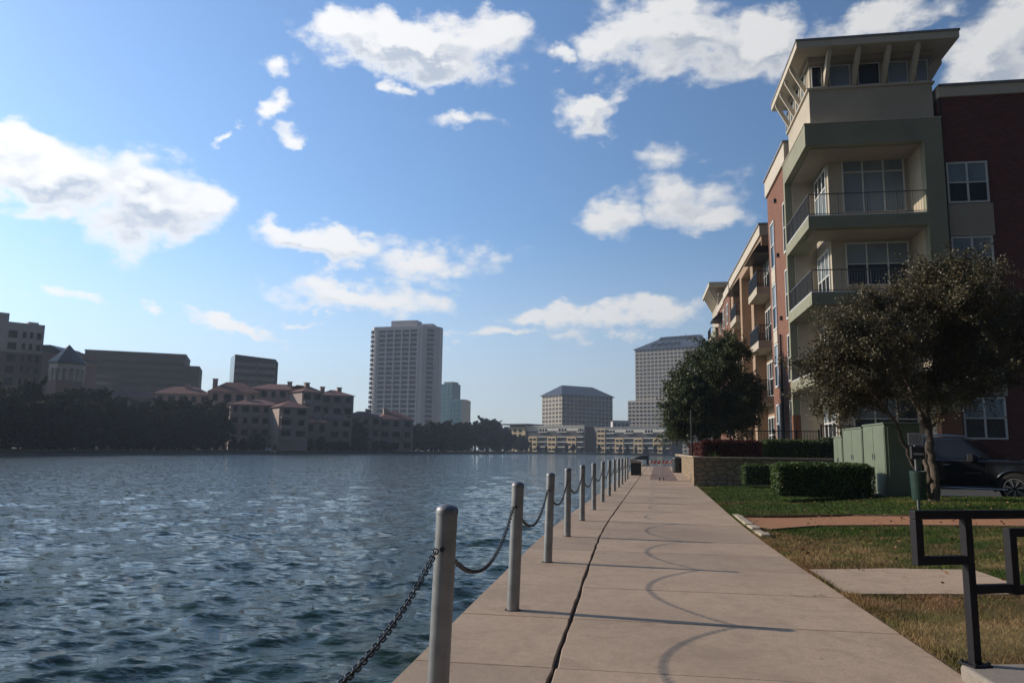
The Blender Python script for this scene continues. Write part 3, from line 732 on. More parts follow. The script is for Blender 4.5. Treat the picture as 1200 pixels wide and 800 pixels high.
for i in range(16):
    px = 482 + i*8.6 + rnd.uniform(-3,3); top = float(np.interp(px,[475,520,560,572,590,615],[498,492,491,488,499,509])) + rnd.uniform(-1,4)
    tree_at(px, top, shore_Y(px)+8+(i%3)*9, rnd.randrange(4), 'dark round tree in the clump right of the tall tower on the far shore', 'trees in the clump right of the tall tower', rnd.uniform(1.0,1.4))
for px in (622,631,640,652,664,672,682,702,716,727,735,745,757,768,778):
    tree_at(px, rnd.uniform(519,524), 452 + (18 if px < 690 else -14), rnd.randrange(4), 'small waterside tree before the low apartment blocks at the end of the lake', 'trees before the low apartment blocks', .8)

# ------------------------------------------------------------------ hedges
def hedge(name, label, u0, u1, v0, v1, z0, z1, mat, n, ln, seed, cat='hedge', bulge=.05):
    g = np.random.default_rng(seed); x, y = uvw((u0+u1)/2,(v0+v1)/2); hw, hd, h = (u1-u0)/2, (v1-v0)/2, z1-z0
    t = thing(name, label, cat, (x,y,z0), -BA)
    c = MB(); c.box(-hw+.09,hw-.09,-hd+.09,hd-.09,.02,h-.08); c.build('branches', MT['leaf_core'], t)
    areas = np.array([2*hw*h,2*hw*h,2*hd*h,2*hd*h,4*hw*hd]); f = g.choice(5, n, p=areas/areas.sum())
    a = g.uniform(-1,1,n); b = g.uniform(-1,1,n); dep = -np.abs(g.normal(0,.055,n)) 
    P = np.zeros((n,3))
    for k, (ax, sg) in enumerate(((1,-1),(1,1),(0,-1),(0,1),(2,1))):
        m = f == k
        if ax == 1: P[m] = np.stack([a[m]*hw, sg*(hd+dep[m]), (b[m]+1)/2*h],1)
        elif ax == 0: P[m] = np.stack([sg*(hw+dep[m]), a[m]*hd, (b[m]+1)/2*h],1)
        else: P[m] = np.stack([a[m]*hw, b[m]*hd, h+dep[m]],1)
    nz = np.array([mnoise.noise(Vector(p*3.0)) for p in P]); cen = np.array([0,0,h*.5]); dv = P-cen; P = P + dv/np.linalg.norm(dv,axis=1)[:,None]*(nz*bulge)[:,None]
    # rounded shoulders
    P[:,2] -= .10*np.clip(np.maximum(np.abs(P[:,0])/hw, np.abs(P[:,1])/hd)-.86,0,1)/.14*np.clip(P[:,2]/h,0,1)
    P[:,2] = np.maximum(P[:,2], .01)
    link_mesh('foliage', np_mesh('foliage', leaf_quads(P, ln, ln*.6, g), 4, mat), t); return t
ha = uv(*at(912,578,20.6)[:2]); hb = uv(*at(1027,578,20.3)[:2])
hedge('hedge', 'clipped green hedge on the lawn in front of the pale green cabinets', ha[0], hb[0], hb[1], hb[1]+1.1, .26, 1.17, MT['leaf_hedge'], 15000, .055, 1)
hedge('hedge', 'small clipped hedge between the lawn hedge and the stone wall', -4.0, -2.4, -5.6, -4.6, .2, 1.0, MT['leaf_hedge'], 5000, .06, 2)
hedge('hedge', 'boxy bright green hedge on the terrace above the stone wall', -2.75, -.55, -2.75, -1.9, TERR, 2.0, MT['leaf_hedge'], 8000, .06, 3)
hedge('red_hedge', 'dusty red-leaved hedge on the terrace above the stone wall corner', -5.35, -2.85, -2.7, -1.9, TERR, 1.95, MT['leaf_red'], 8000, .07, 4)
hedge('red_hedge', 'red-leaved hedge running back along the walk side of the terrace', -5.2, -4.3, -1.6, 7.5, TERR, 1.9, MT['leaf_red'], 12000, .07, 5)
hedge('shrub', 'dark loose shrub right of the boxy terrace hedge', -.45, .9, -2.7, -1.8, TERR, 2.05, MT['leaf_oak'], 3500, .09, 6, 'shrub', .16)
# spiky plant in front of the red hedge
g = np.random.default_rng(77); q = at(836, 533, 32.6); mb = MB()
for k in range(46):
    a = g.uniform(0,6.28); l = g.uniform(.25,.5); e = g.uniform(.3,1.2); w_ = .012
    d = Vector((math.cos(a)*math.cos(e), math.sin(a)*math.cos(e), math.sin(e))); sd = Vector((-math.sin(a),math.cos(a),0))*w_
    mb.add([-sd, sd, d*l*.6+sd*.8, d*l-Vector((0,0,.1*l)), d*l*.6-sd*.8], [(0,1,2,3,4)])
tag(mb.build('spiky_plant', MT['leaf_hedge'], loc=(float(q[0]),float(q[1]),TERR+.02)), 'spiky pale green plant in front of the red hedge on the wall', 'plant')

# ------------------------------------------------------------------ stone retaining wall
wl = thing('stone_wall', 'tan rubble stone retaining wall with a flat cap along walk and lawn', 'wall', (*uvw(-5.7,-3.07),0), 0)
o_ = Vector((*uvw(-5.7,-3.07),0))
def L_(p): return (p[0]-o_.x, p[1]-o_.y)
f0, f1 = uvw(-5.7,-3.07), uvw(2.2,-3.07); b0, b1 = uvw(-5.35,-2.72), uvw(2.2,-2.72)
side = [pf(s, PW) for s in np.arange(float(st(*f0)[0])+.6, 74, 3.0)]; side_in = [pf(s, PW+.36) for s in np.arange(float(st(*f0)[0])+.6, 74, 3.0)]
ring = [f1, f0] + side + side_in[::-1] + [b0, b1]
MB().prism([L_(p) for p in ring], -.15, 1.17).build('masonry', MT['stone'], wl)
f0, f1 = uvw(-5.75,-3.12), uvw(2.25,-3.12); b0, b1 = uvw(-5.3,-2.67), uvw(2.25,-2.67)
side = [pf(s, PW-.05) for s in np.arange(float(st(*f0)[0])+.6, 74, 3.0)]; side_in = [pf(s, PW+.41) for s in np.arange(float(st(*f0)[0])+.6, 74, 3.0)]
MB().prism([L_(p) for p in [f1, f0] + side + side_in[::-1] + [b0, b1]], 1.172, 1.235).build('cap', MT['cap'], wl, bevel=.01)

# terrace fence
def fence(name, label, u0, u1, v, zt, posts):
    t = thing(name, label, 'fence', (*uvw(u0,v),TERR), -BA); L = u1-u0; H = zt-TERR
    m = MB(); m.box(0,L,-.02,.02,H-.04,H); m.box(0,L,-.02,.02,.1,.14)
    m.build('rails', MT['blackmetal'], t)
    m = MB(); n = int(L/.12)
    for i in range(1,n): m.box(i*L/n-.008,i*L/n+.008,-.008,.008,.14,H-.04)
    o = m.build('pickets', MT['blackmetal'], t)
    for i in range(posts):
        x = L*i/(posts-1); m = MB(); m.box(x-.03,x+.03,-.03,.03,0,H+.06); m.build('post', MT['blackmetal'], t)
fence('metal_fence', 'black picket fence on the terrace behind the hedges', -3.9, -.1, -.7, 2.42, 5)
fence('metal_fence', 'taller black picket fence from terrace to the ground floor windows', .0, 3.6, -.72, 2.66, 4)
# slim post by the oak
q = at(811, 533, 37.5); t = thing('post', 'slim dark post with a small cap before the green oak', 'post', (q[0],q[1],TERR))
MB().lathe([(.05,0),(.045,2.2)], 10).build('pole', MT['blackmetal'], t); MB().lathe([(.06,2.2),(.06,2.26),(.01,2.32)], 10).build('cap', MT['blackmetal'], t)

# ------------------------------------------------------------------ electrical cabinets
cu, cv = uv(*at(1040, 579, 20.5)[:2])
def cabinet(label, v0, v1, z1, w=.9, off=0.0):
    x, y = uvw(cu+w/2+off, (v0+v1)/2); t = thing('electrical_cabinet', label, 'cabinet', (x,y,.30), -BA, 'pale green electrical cabinets'); d = (v1-v0)/2; h = z1-.30
    MB().box(-w/2,w/2,-d,d,.06,h-.05).build('body', MT['cabinet'], t, bevel=.012)
    MB().box(-w/2-.025,w/2+.025,-d-.02,d+.02,h-.048,h).build('lid', MT['cabinet'], t, bevel=.01)
    MB().box(-w/2-.08,w/2+.08,-d-.0,d+.0,-.1,.058).build('plinth', MT['pad'], t)
    for s_ in (0,1):
        y0 = -d+.03+s_*(d-.02); m = MB(); m.box(-w/2-.014,-w/2-.001,y0,y0+d-.05,.12,h-.10); dr = m.build('door', MT['cabinet'], t, bevel=.005)
        m = MB(); m.box(-w/2-.035,-w/2-.0145,y0+(.05 if s_ else d-.14),y0+(.09 if s_ else d-.10),h*.5,h*.5+.14); m.build('handle', MT['steel_cap'], dr)
    m = MB(); m.box(-w/2+.08,w/2-.08,-d-.014,-d-.001,.14,h-.12); m.build('front_panel', MT['cabinet'], t, bevel=.005)
cabinet('tall pale green electrical cabinet nearest the trash can', cv, cv+1.95, 2.27)
cabinet('middle pale green electrical cabinet behind the clipped lawn hedge', cv+2.08, cv+4.2, 2.22)
cabinet('lowest pale green electrical cabinet, at the wall end of the row', cv+4.35, cv+5.4, 2.0)

# ------------------------------------------------------------------ vehicles
def loft(mb, rings, m=0, caps=True):
    n = len(rings[0]); o = []
    vs = [p for r in rings for p in r]
    fs = [(i*n+k, (i+1)*n+k, (i+1)*n+(k+1)%n, i*n+(k+1)%n) for i in range(len(rings)-1) for k in range(n)]
    if caps: fs += [tuple(range(n)), tuple(range((len(rings)-1)*n, len(rings)*n))[::-1]]
    mb.add(vs, fs, m)
def suv(label, loc, rz, paint):
    t = thing('parked_suv', label, 'car', loc, rz)
    W = .98
    # lower body: stations (x, bottom, top, half width)
    stn = [(-2.42,.55,.95,.80),(-2.40,.48,1.12,.90),(-2.30,.42,1.20,.955),(-1.6,.38,1.23,W),(-.6,.36,1.23,W),(.5,.36,1.22,W),(1.0,.36,1.21,W),(1.35,.37,1.20,.975),(1.9,.38,1.17,.965),(2.3,.40,1.12,.93),(2.5,.44,1.05,.86),(2.56,.52,.95,.74)]
    rings = []
    for x, zb, zt, w in stn:
        r = .10; ring = []
        for (cy, cz, a0) in ((w-r, zb+r, -90),(w-r*1.1, zt-r*.9, 0),(-w+r*1.1, zt-r*.9, 90),(-w+r, zb+r, 180)):
            for k in range(5):
                a = R(a0+k*22.5); ring.append((x, cy+r*math.cos(a), cz+r*math.sin(a)))
        # shoulder crease
        rings.append(ring)
    mb = MB(); loft(mb, rings)
    # greenhouse
    def gh(z):
        f = (z-1.18)/(1.86-1.18); f = max(0,min(1,f)); k = f**1.25
        return (-2.32+.17*f, 1.18-.90*f, .945-.185*k)
    lv = [1.14,1.3,1.45,1.6,1.72,1.80,1.845,1.865]
    rings = []
    for z in lv:
        xr, xf, w = gh(z); q = 0 if z < 1.81 else (.05 if z < 1.85 else .16)
        ring = []; r = .09
        for (cx, cy, a0) in ((xf-r-q*1.5, w-r-q, 0),(xr+r+q, w-r-q, 90),(xr+r+q, -w+r+q, 180),(xf-r-q*1.5, -w+r+q, 270)):
            for k in range(4):
                a = R(a0+k*30); ring.append((cx+r*math.cos(a), cy+r*math.sin(a), z))
        rings.append(ring)
    loft(mb, rings)
    body = mb.build('body', paint, t, 'soft')
    def sidepane(name, x0, x1, x2, x3, z0, z1, sgn):
        y0 = (gh(z0)[2]+.006)*sgn; y1 = (gh(z1)[2]+.006)*sgn; ym = (gh((z0+z1)/2)[2]+.006)*sgn; zm = (z0+z1)/2
        m = MB(); P = [(x0,y0,z0),(x1,y0,z0),((x1+x2)/2,ym,zm),(x2,y1,z1),(x3,y1,z1),((x0+x3)/2,ym,zm)]
        m.add(P + [(a,b-.01*sgn,c) for a,b,c in P], [(0,1,2,3,4,5),(11,10,9,8,7,6)]+[(i,(i+1)%6,(i+1)%6+6,i+6) for i in range(6)]); m.build(name, MT['carglass'], t)
    for sg in (-1,1):
        sidepane('rear_quarter_window', -2.15,-1.32,-1.32,-2.05, 1.25,1.72, sg)
        sidepane('rear_door_window', -1.22,-.38,-.38,-1.22, 1.25,1.72, sg)
        sidepane('front_door_window', -.27,.86,.38,-.27, 1.25,1.72, sg)
        m = MB()
        for x in (-1.27,-.325,.98): m.box(x-.004,x+.004,sg*(W+.0005)-.003,sg*(W+.0005)+.003,.46,1.16)
        m.build('door_gap', MT['plastic'], t)
        for x in (-1.05,-.16):
            m = MB(); m.box(x,x+.17,sg*(W+.02)-.014,sg*(W+.02)+.014,1.02,1.055); m.build('door_handle', MT['chrome'], t, bevel=.008)
        m = MB(); m.box(-1.6,1.5,sg*(W+.03)-.05,sg*(W+.03)+.05,.34,.39); m.build('running_board', MT['chrome'], t, bevel=.015)
        m = MB(); m.box(-1.0,1.0,sg*(W+.004)-.006,sg*(W+.004)+.006,.74,.775); m.build('side_moulding', paint, t, bevel=.004)
        m = MB(); x = .42
        for k in range(8): m.box(x+k*.055,x+k*.055+.038,sg*(W+.003)-.004,sg*(W+.003)+.004,.80,.832)
        m.build('badge', MT['chrome'], t)
        m = MB(); loft(m, [[(.62+dx, sg*(W+.06+yy*w_), 1.26+zz*h_) for yy,zz in ((-1,-1),(1,-1),(1,.7),(.6,1),(-.6,1),(-1,.7))] for dx,w_,h_ in ((-.09,.10,.09),(-.06,.13,.115),(.06,.12,.10),(.11,.05,.05))])
        mi = m.build('mirror', MT['plastic'], t, 'soft'); m = MB(); m.box(.54,.552,sg*(W+.06)-.09,sg*(W+.06)+.09,1.19,1.34); m.build('mirror_glass', MT['chrome'], mi)
        m = MB(); m.tube([(-2.0,sg*.62,1.90),(-1.9,sg*.62,1.935),(.0,sg*.62,1.935),(.1,sg*.62,1.89)], .018, 8); m.build('roof_rack', MT['chrome'], t, 'soft')
        m = MB(); m.box(2.36,2.52,sg*.74-.15,sg*.74+.15,.88,1.06); m.build('headlight', MT['lamp'], t, bevel=.03)
        m = MB(); m.box(-2.415,-2.36,sg*.86-.07,sg*.86+.07,.85,1.35); m.build('tail_light', MT['redpaint'], t, bevel=.02)
        for x in (1.65,-1.35):
            m = MB()   # arch
            pts = [(x+.50*math.cos(a), sg*(W+.004), .40+.50*math.sin(a)) for a in np.linspace(R(-12),R(192),16)]
            m.tube(pts, .035, 6); m.build('wheel_arch', paint, t, 'soft')
            m = MB(); m.add([(x+r_*math.cos(a), sg*(W+.001)+0*y_, .40+r_*math.sin(a)) for y_ in (0,) for r_ in (.47,) for a in np.linspace(R(-10),R(190),18)], [tuple(range(18)) if sg<0 else tuple(range(18))[::-1]]); m.build('wheel_well', MT['tyre'], t)
            wh = MB(); prof = [(.27,-.11),(.36,-.125),(.395,-.10),(.40,-.04),(.40,.04),(.395,.10),(.36,.125),(.27,.11)]
            n = 36; vs = [(x+r_*math.cos(2*math.pi*k/n), sg*(W-.10)+y_, .40+r_*math.sin(2*math.pi*k/n)) for r_,y_ in prof for k in range(n)]
            wh.add(vs, [(i*n+k,i*n+(k+1)%n,(i+1)*n+(k+1)%n,(i+1)*n+k) for i in range(len(prof)-1) for k in range(n)])
            ty = wh.build('wheel', MT['tyre'], t, 'soft')
            rm = MB(); yo = sg*(W+.005)
            rm.add([(x+r_*math.cos(2*math.pi*k/n), yo+y_*sg, .40+r_*math.sin(2*math.pi*k/n)) for r_,y_ in ((.285,.012),(.262,.012),(.25,-.05)) for k in range(n)], [(i*n+k,i*n+(k+1)%n,(i+1)*n+(k+1)%n,(i+1)*n+k) for i in range(2) for k in range(n)])
            for k in range(7):
                a = 2*math.pi*k/7+.2
                for da in (-.10,.10):
                    rm.bar((x+.05*math.cos(a), yo, .40+.05*math.sin(a)), (x+.265*math.cos(a+da), yo-.0*sg, .40+.265*math.sin(a+da)), .03, .02)
            rm.build('rim', MT['chrome'], ty); hub = MB(); hub.add([(x+.24*math.cos(2*math.pi*k/n), yo-.055*sg, .40+.24*math.sin(2*math.pi*k/n)) for k in range(n)], [tuple(range(n))]); hub.build('brake', MT['plastic'], ty)
    # windscreen, rear glass, grille
    def pane(name, z0, z1, front):
        m = MB(); i = 1 if front else 0; e = .012 if front else -.012
        a, b = gh(z0), gh(z1); m.quad((a[i]+e,-a[2]+.12,z0),(a[i]+e,a[2]-.12,z0),(b[i]+e,b[2]-.13,z1),(b[i]+e,-b[2]+.13,z1)); m.build(name, MT['carglass'], t)
    pane('windscreen', 1.22, 1.77, True); pane('rear_window', 1.3, 1.75, False)
    m = MB()
    for k in range(5): m.box(2.52,2.57,-.52,.52,.68+k*.07,.70+k*.07)
    m.build('grille', MT['chrome'], t)
    m = MB(); m.box(2.3,2.62,-.88,.88,.42,.60); m.build('front_bumper', paint, t, bevel=.05)
    m = MB(); m.box(-2.5,-2.3,-.9,.9,.45,.62); m.build('rear_bumper', paint, t, bevel=.04)
    return t
car_az = R(90-136); wp = at(1190, 573, 22.0)
cx, cy = wp[0]-1.65*math.cos(car_az)-.93*math.sin(car_az)*1.0, wp[1]-1.65*math.sin(car_az)+.93*math.cos(car_az)
suv('black sport utility vehicle with chrome wheels parked behind the tree', (cx,cy,.105), car_az, MT['carblack'])
q = at(1272, 560, 28.0); suv('dark silver utility vehicle half hidden behind the black one', (q[0],q[1],.105), car_az+math.pi, MT['carsilver'])

# ------------------------------------------------------------------ things at the end of the walk
def barricade(label, loc, rz, L=1.75):
    t = thing('barricade', label, 'barricade', loc, rz, None)
    m = MB(); m.box(-L/2,L/2,-.03,-.012,.50,.76); bd = m.build('board', MT['white'], t)
    m = MB(); n = 6; sl = .28
    for k in range(n):
        x = -L/2+.02+k*L/n; w_ = L/n*.5; a = [(x,.502),(x+w_,.502),(min(x+w_+sl*.6,L/2-.005),.758),(min(x+sl*.6,L/2-.005),.758)]
        m.add([(p[0],-.033,p[1]) for p in a],[(0,1,2,3)])
    m.build('stripes', MT['redpaint'], bd)
    for x in (-L/2+.14, L/2-.14):
        for sg in (-1,1):
            m = MB(); m.bar((x, sg*.03, .80),(x, sg*.26, .0), .05, .05); m.build('leg', MT['white'], t)
    return t
q = pf(60.0, 2.15); barricade('red and white striped barricade across the far end of the brick paving', (*q,0), -R(11))
q = ground_at(775.5, 562.6); t = thing('sign_stand', 'slim white folding sign stand seen edge-on, standing on the walk', 'sign', (q[0],q[1],0), R(79))
for sg in (-1,1):
    m = MB(); y0, y1 = sg*.018, sg*.08
    m.add([(-.28,y0-.022,1.08),(.28,y0-.022,1.08),(.28,y1-.022,.16),(-.28,y1-.022,.16),(-.28,y0+.022,1.08),(.28,y0+.022,1.08),(.28,y1+.022,.16),(-.28,y1+.022,.16)], [(0,1,2,3),(7,6,5,4),(0,4,5,1),(1,5,6,2),(2,6,7,3),(3,7,4,0)])
    m.build('board', MT['white'], t)
    for x in (-.24,.24):
        m = MB(); m.bar((x,sg*.08,.17),(x,sg*.11,0), .05,.045); m.build('leg', MT['blackmetal'], t)
q = ground_at(793.5, 553.5); t = thing('litter_bin', 'dark round litter bin against the stone wall beyond the brick paving', 'bin', (q[0],q[1],0))
m = MB(); m.lathe([(.28,0),(.32,.05),(.33,.86),(.35,.88),(.35,.94),(.31,.95)], 28); m.build('body', MT['binblack'], t, 'soft')
m = MB(); m.lathe([(.33,.951),(.31,1.02),(.2,1.09),(.05,1.12)], 28); m.build('lid', MT['binblack'], t, 'soft')
q = ground_at(745.5, 556.5); t = thing('service_pedestal', 'dark box pedestal with pale sloped top at the water side, past the last bollard', 'pedestal', (q[0],q[1],0), -A2)
MB().box(-.30,.30,-.45,.45,0,.74).build('body', MT['binblack'], t, bevel=.01)
MB().sideprism([(-.36,.742),(.36,.742),(.36,.80),(-.2,.98),(-.36,.98)], -.5, .5).build('top', MT['pale'], t, bevel=.01)
# covered dock beyond the walk
q = ground_at(750, 539.5, -.45); Yd = 92.0; q = at(750, 536, Yd); t = thing('covered_dock', 'low dark covered dock on the water beyond the end of the walk', 'dock', (q[0],q[1],WZ), R(-12))
MB().sideprism([(-.9,1.0),(1.0,1.0),(1.0,1.45),(.2,1.45)], -2.0, 2.0).build('roof', MT['midgrey'], t); MB().box(-1.2,1.1,-2.2,2.2,.15,.4).build('deck', MT['pale'], t)
for x in (-.6,.9):
    for y in (-1.8,1.8):
        m = MB(); m.box(x-.06,x+.06,y-.06,y+.06,.4,1.05); m.build('post', MT['midgrey'], t)

# ------------------------------------------------------------------ apartment building (near block)
def window(par, axis, pos, a0, a1, z0, z1, cols, rows, inner=False, blind=True, fr=.06, depth=.07, out=-1, transom=None):
    """axis 'u': window lies in a plane of constant v (=pos) spanning u a0..a1; axis 'v': plane of constant u. out = sign of outward normal."""
    m = MB()
    def bx(p0,p1,q0,q1,d0,d1,mm):
        lo, hi = sorted((pos+out*d0, pos+out*d1))
        if axis == 'u': mm.box(p0,p1,lo,hi,q0,q1)
        else: mm.box(lo,hi,p0,p1,q0,q1)
    bx(a0,a1,z0,z0+fr,.001,depth,m); bx(a0,a1,z1-fr,z1,.001,depth,m)
    bx(a0,a0+fr,z0+fr,z1-fr,.001,depth,m); bx(a1-fr,a1,z0+fr,z1-fr,.001,depth,m)
    wcol = (a1-a0)/cols
    for i in range(1,cols): bx(a0+i*wcol-fr*.5,a0+i*wcol+fr*.5,z0+fr,z1-fr,.001,depth-.004,m)
    zm = transom if transom else z0+(z1-z0)*.5
    if rows > 1: 
        for i in range(cols): bx(a0+i*wcol+fr*.5,a0+(i+1)*wcol-fr*.5,zm-fr*.35,zm+fr*.35,.001,depth-.008,m)
    w = m.build('window', MT['winframe'], par)
    for i in range(cols):
        g = MB(); bx(a0+i*wcol+fr*.4,a0+(i+1)*wcol-fr*.4,(zm if rows>1 else z0+fr*.5),z1-fr*.5,.002,.018,g); g.build('pane', MT['blind'] if (blind and rnd.random() < .78) or rnd.random() < .12 else MT['glass'], w)
        if rows > 1:
            g = MB(); bx(a0+i*wcol+fr*.4,a0+(i+1)*wcol-fr*.4,z0+fr*.5,zm,.002,.018,g); g.build('pane', MT['glass'] if not transom else MT['blind'], w)
    return w
LV = [1.5, 5.12, 8.80, 12.45]
def corner_tower(par, top=True, dz=0.0):
    G = MB()   # sage frame: roof slab band, posts, floor slabs edges
    G.box(0,6.06,0,5.6,15.92,17.0)
    G.box(5.25,6.06,0,.55,3.4,15.92)      # right post, front
    G.box(0,.36,5.25,5.6,3.4,15.92)      # far post, lake side
    for z in LV[1:]:
        G.box(0,5.248,0,1.0,z-.55,z); G.box(0,1.0,1.002,5.248,z-.55,z)
    G.build('frame', MT['green'], par)
    m = MB()
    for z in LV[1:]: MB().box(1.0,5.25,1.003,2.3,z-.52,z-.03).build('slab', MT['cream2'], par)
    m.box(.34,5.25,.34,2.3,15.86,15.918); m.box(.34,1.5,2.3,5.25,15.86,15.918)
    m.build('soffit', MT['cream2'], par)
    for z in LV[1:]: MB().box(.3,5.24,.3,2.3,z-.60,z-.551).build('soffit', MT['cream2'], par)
    m = MB(); m.box(1.5,6.0,2.2,5.6,.2,15.9); m.box(.362,1.5,5.2,5.58,.2,15.9); m.box(5.25,6.0,.552,2.2,.2,15.9); m.build('wall', MT['cream'], par)
    MB().box(-.02,.42,5.22,5.62,.2,3.398).build('column_base', MT['brickred'], par); MB().box(5.22,6.08,-.02,.58,.2,3.398).build('column_base', MT['brickred'], par)
    m = MB(); m.box(.2,5.25,.1,2.2,.2,1.48); m.box(.2,1.5,2.2,5.2,.2,1.48); m.build('podium', MT['cream2'], par)
    # windows in the loggia
    window(par,'u',2.2, 2.15,5.05, LV[3]+.75,LV[3]+3.72,3,2,transom=LV[3]+2.85)
    window(par,'u',2.2, 2.15,5.05, LV[2]+.75,LV[2]+2.9,3,2)
    window(par,'u',2.2, 2.15,5.05, LV[1]+.75,LV[1]+2.7,3,2)
    window(par,'u',2.2, 2.15,5.05, LV[0]+.65,LV[0]+2.55,3,2)
    for k, z in enumerate(LV): window(par,'v',1.5, 2.5,4.9, z+.12,z+(3.3 if k==3 else 2.75),3,2,blind=(k%2==0),transom=z+2.3 if k==3 else None,fr=.11)
    # balconies
    for z in LV[1:]:
        bm_ = MB(); H = z+1.08
        for (a,b) in (((.06,.06),(5.24,.06)),((.06,.06),(.06,5.24))):
            bm_.bar((a[0],a[1],H),(b[0],b[1],H),.05,.04); bm_.bar((a[0],a[1],z+.12),(b[0],b[1],z+.12),.03,.03)
            n = 4 if b[1] < 1 else 5
            for i in range(n+1): 
                x = a[0]+(b[0]-a[0])*i/n; y = a[1]+(b[1]-a[1])*i/n; bm_.bar((x,y,z),(x,y,H),.035,.035)
            n = 44
            for i in range(n+1):
                x = a[0]+(b[0]-a[0])*i/n; y = a[1]+(b[1]-a[1])*i/n; bm_.bar((x,y,z+.12),(x,y,H),(.010 if b[1] < 1 else .016),.010)
        r_ = bm_.build('balcony_railing', MT['railing'], par)
        e = MB(); e.box(.02,5.24,.004,.06,z+.001,z+.05); e.box(.004,.06,.062,5.24,z+.001,z+.05); e.build('ledge', MT['winframe'], r_)
    if not top: return
    m = MB(); m.box(.35,5.9,.35,5.5,17.0,18.86); m.box(.42,5.83,.42,5.4,18.95,20.4); m.build('upper_wall', MT['cream'], par)
    m = MB(); m.box(.25,6.0,.25,5.6,18.86,18.95); m.box(-.03,6.09,-.03,5.63,17.001,17.045); m.build('moulding', MT['trimcream'], par)
    m = MB(); m.box(-.42,6.72,-.95,5.95,20.42,20.74); m.build('eave', MT['trimcream'], par)
    m = MB(); m.box(-.46,6.76,-.99,5.99,20.742,20.84); m.build('roof', MT['roofmetal'], par)
    m = MB(); m.box(.30,5.95,.05,5.2,20.15,20.418); m.build('fascia', MT['cream2'], par)
    for u in (1.12,2.43,3.77,5.04):
        m = MB(); m.sideprism([(.42,18.98),(.30,18.98),(-.75,20.2),(-.75,20.41),(-.45,20.41),(.42,19.5)], 0, .17); o = m.build('bracket', MT['trimcream'], par)
        o.rotation_euler = (0,0,R(90)); o.location = (u+.085, 0, 0)      # profile is drawn in (v, z)
    for i in range(4):
        v = .95+i*1.35; m = MB(); m.sideprism([(.42,18.98),(.30,18.98),(-.36,20.25),(-.36,20.41),(-.24,20.41),(.42,19.22)], v, v+.11); m.build('bracket', MT['trimcream'], par)
        if i < 4:
            window(par,'v',.42, v+.25,v+1.1,19.05,20.2,1,1,fr=.05)
    m = MB(); pass
    for vv in (.9,3.0):
        m = MB(); m.sideprism([(5.83,19.0),(5.95,19.0),(6.62,20.1),(6.62,20.41),(6.3,20.41),(5.83,19.6)], vv, vv+.14); m.build('bracket', MT['trimcream'], par)
    for a,b in ((.5,.98),(1.32,2.28),(2.63,3.62),(3.97,4.88),(5.24,5.76)):
        window(par,'u',.42, a,b,19.0,20.1,1,1,fr=.035)
near = thing('apartment_building', 'four-storey brick apartment block with sage green corner balconies and flat-eaved tower', 'building', (BO[0],BO[1],0), -BA)
corner_tower(near)
m = MB(); m.box(6.07,30,.22,14,.1,18.05); m.build('brick_wall', MT['brickdark'], near)
m = MB(); m.box(.27,6.0,5.62,12.3,.2,17.5); m.build('brick_wall', MT['brickred'], near)
m = MB(); m.box(6.068,30,.1,14.1,18.05,18.55); m.box(.15,6.06,5.9,12.4,17.5,18.55); m.build('parapet', MT['trimcream'], near)
m = MB(); m.box(6.067,30.1,.02,14.15,18.552,18.66); m.box(.06,6.06,5.85,12.48,18.552,18.66); m.build('coping', MT['roofmetal'], near)
WC = [(6.2,7.95),(10.6,12.35),(14.6,16.35)]
for (a,b) in WC:
    for k, z in enumerate((2.15,5.75,9.36,12.9)):
        window(near,'u',.22,a,b,z,z+(1.85 if k==0 else 1.95),2,2,fr=.075)
    for z0,z1 in ((11.35,12.86),(7.72,9.32),(4.05,5.72)): MB().box(a-.02,b+.12,.16,.219,z0,z1).build('spandrel', MT['cream2'], near)
for z0,z1 in ((2.0,4.3),(5.3,7.9),(8.75,11.55),(12.5,15.4)):
    window(near,'v',.27,10.1,11.35,z0,z1,1,2,blind=True,fr=.1)
    window(near,'v',.27,6.3,7.2,z0,z1,1,2,blind=False,fr=.1)
for z0,z1 in ((11.6,12.45),(7.95,8.7)): MB().box(.2,.269,10.1,11.35,z0,z1).build('spandrel', MT['trimcream'], near)
m = MB(); m.tube([(.15,8.9,.4),(.15,8.9,8.2)], .07, 8); m.build('downpipe', MT['blackmetal'], near)
m = MB(); m.box(6.08,6.15,.14,.215,.3,17.9); m.build('downpipe', MT['blackmetal'], near)
for v, z in ((9.3,16.2),(9.0,12.8),(8.7,9.0),(9.1,5.0)):
    m = MB(); m.box(.12,.268,v-.1,v+.1,z,z+.22); m.build('wall_light', MT['blackmetal'], near)

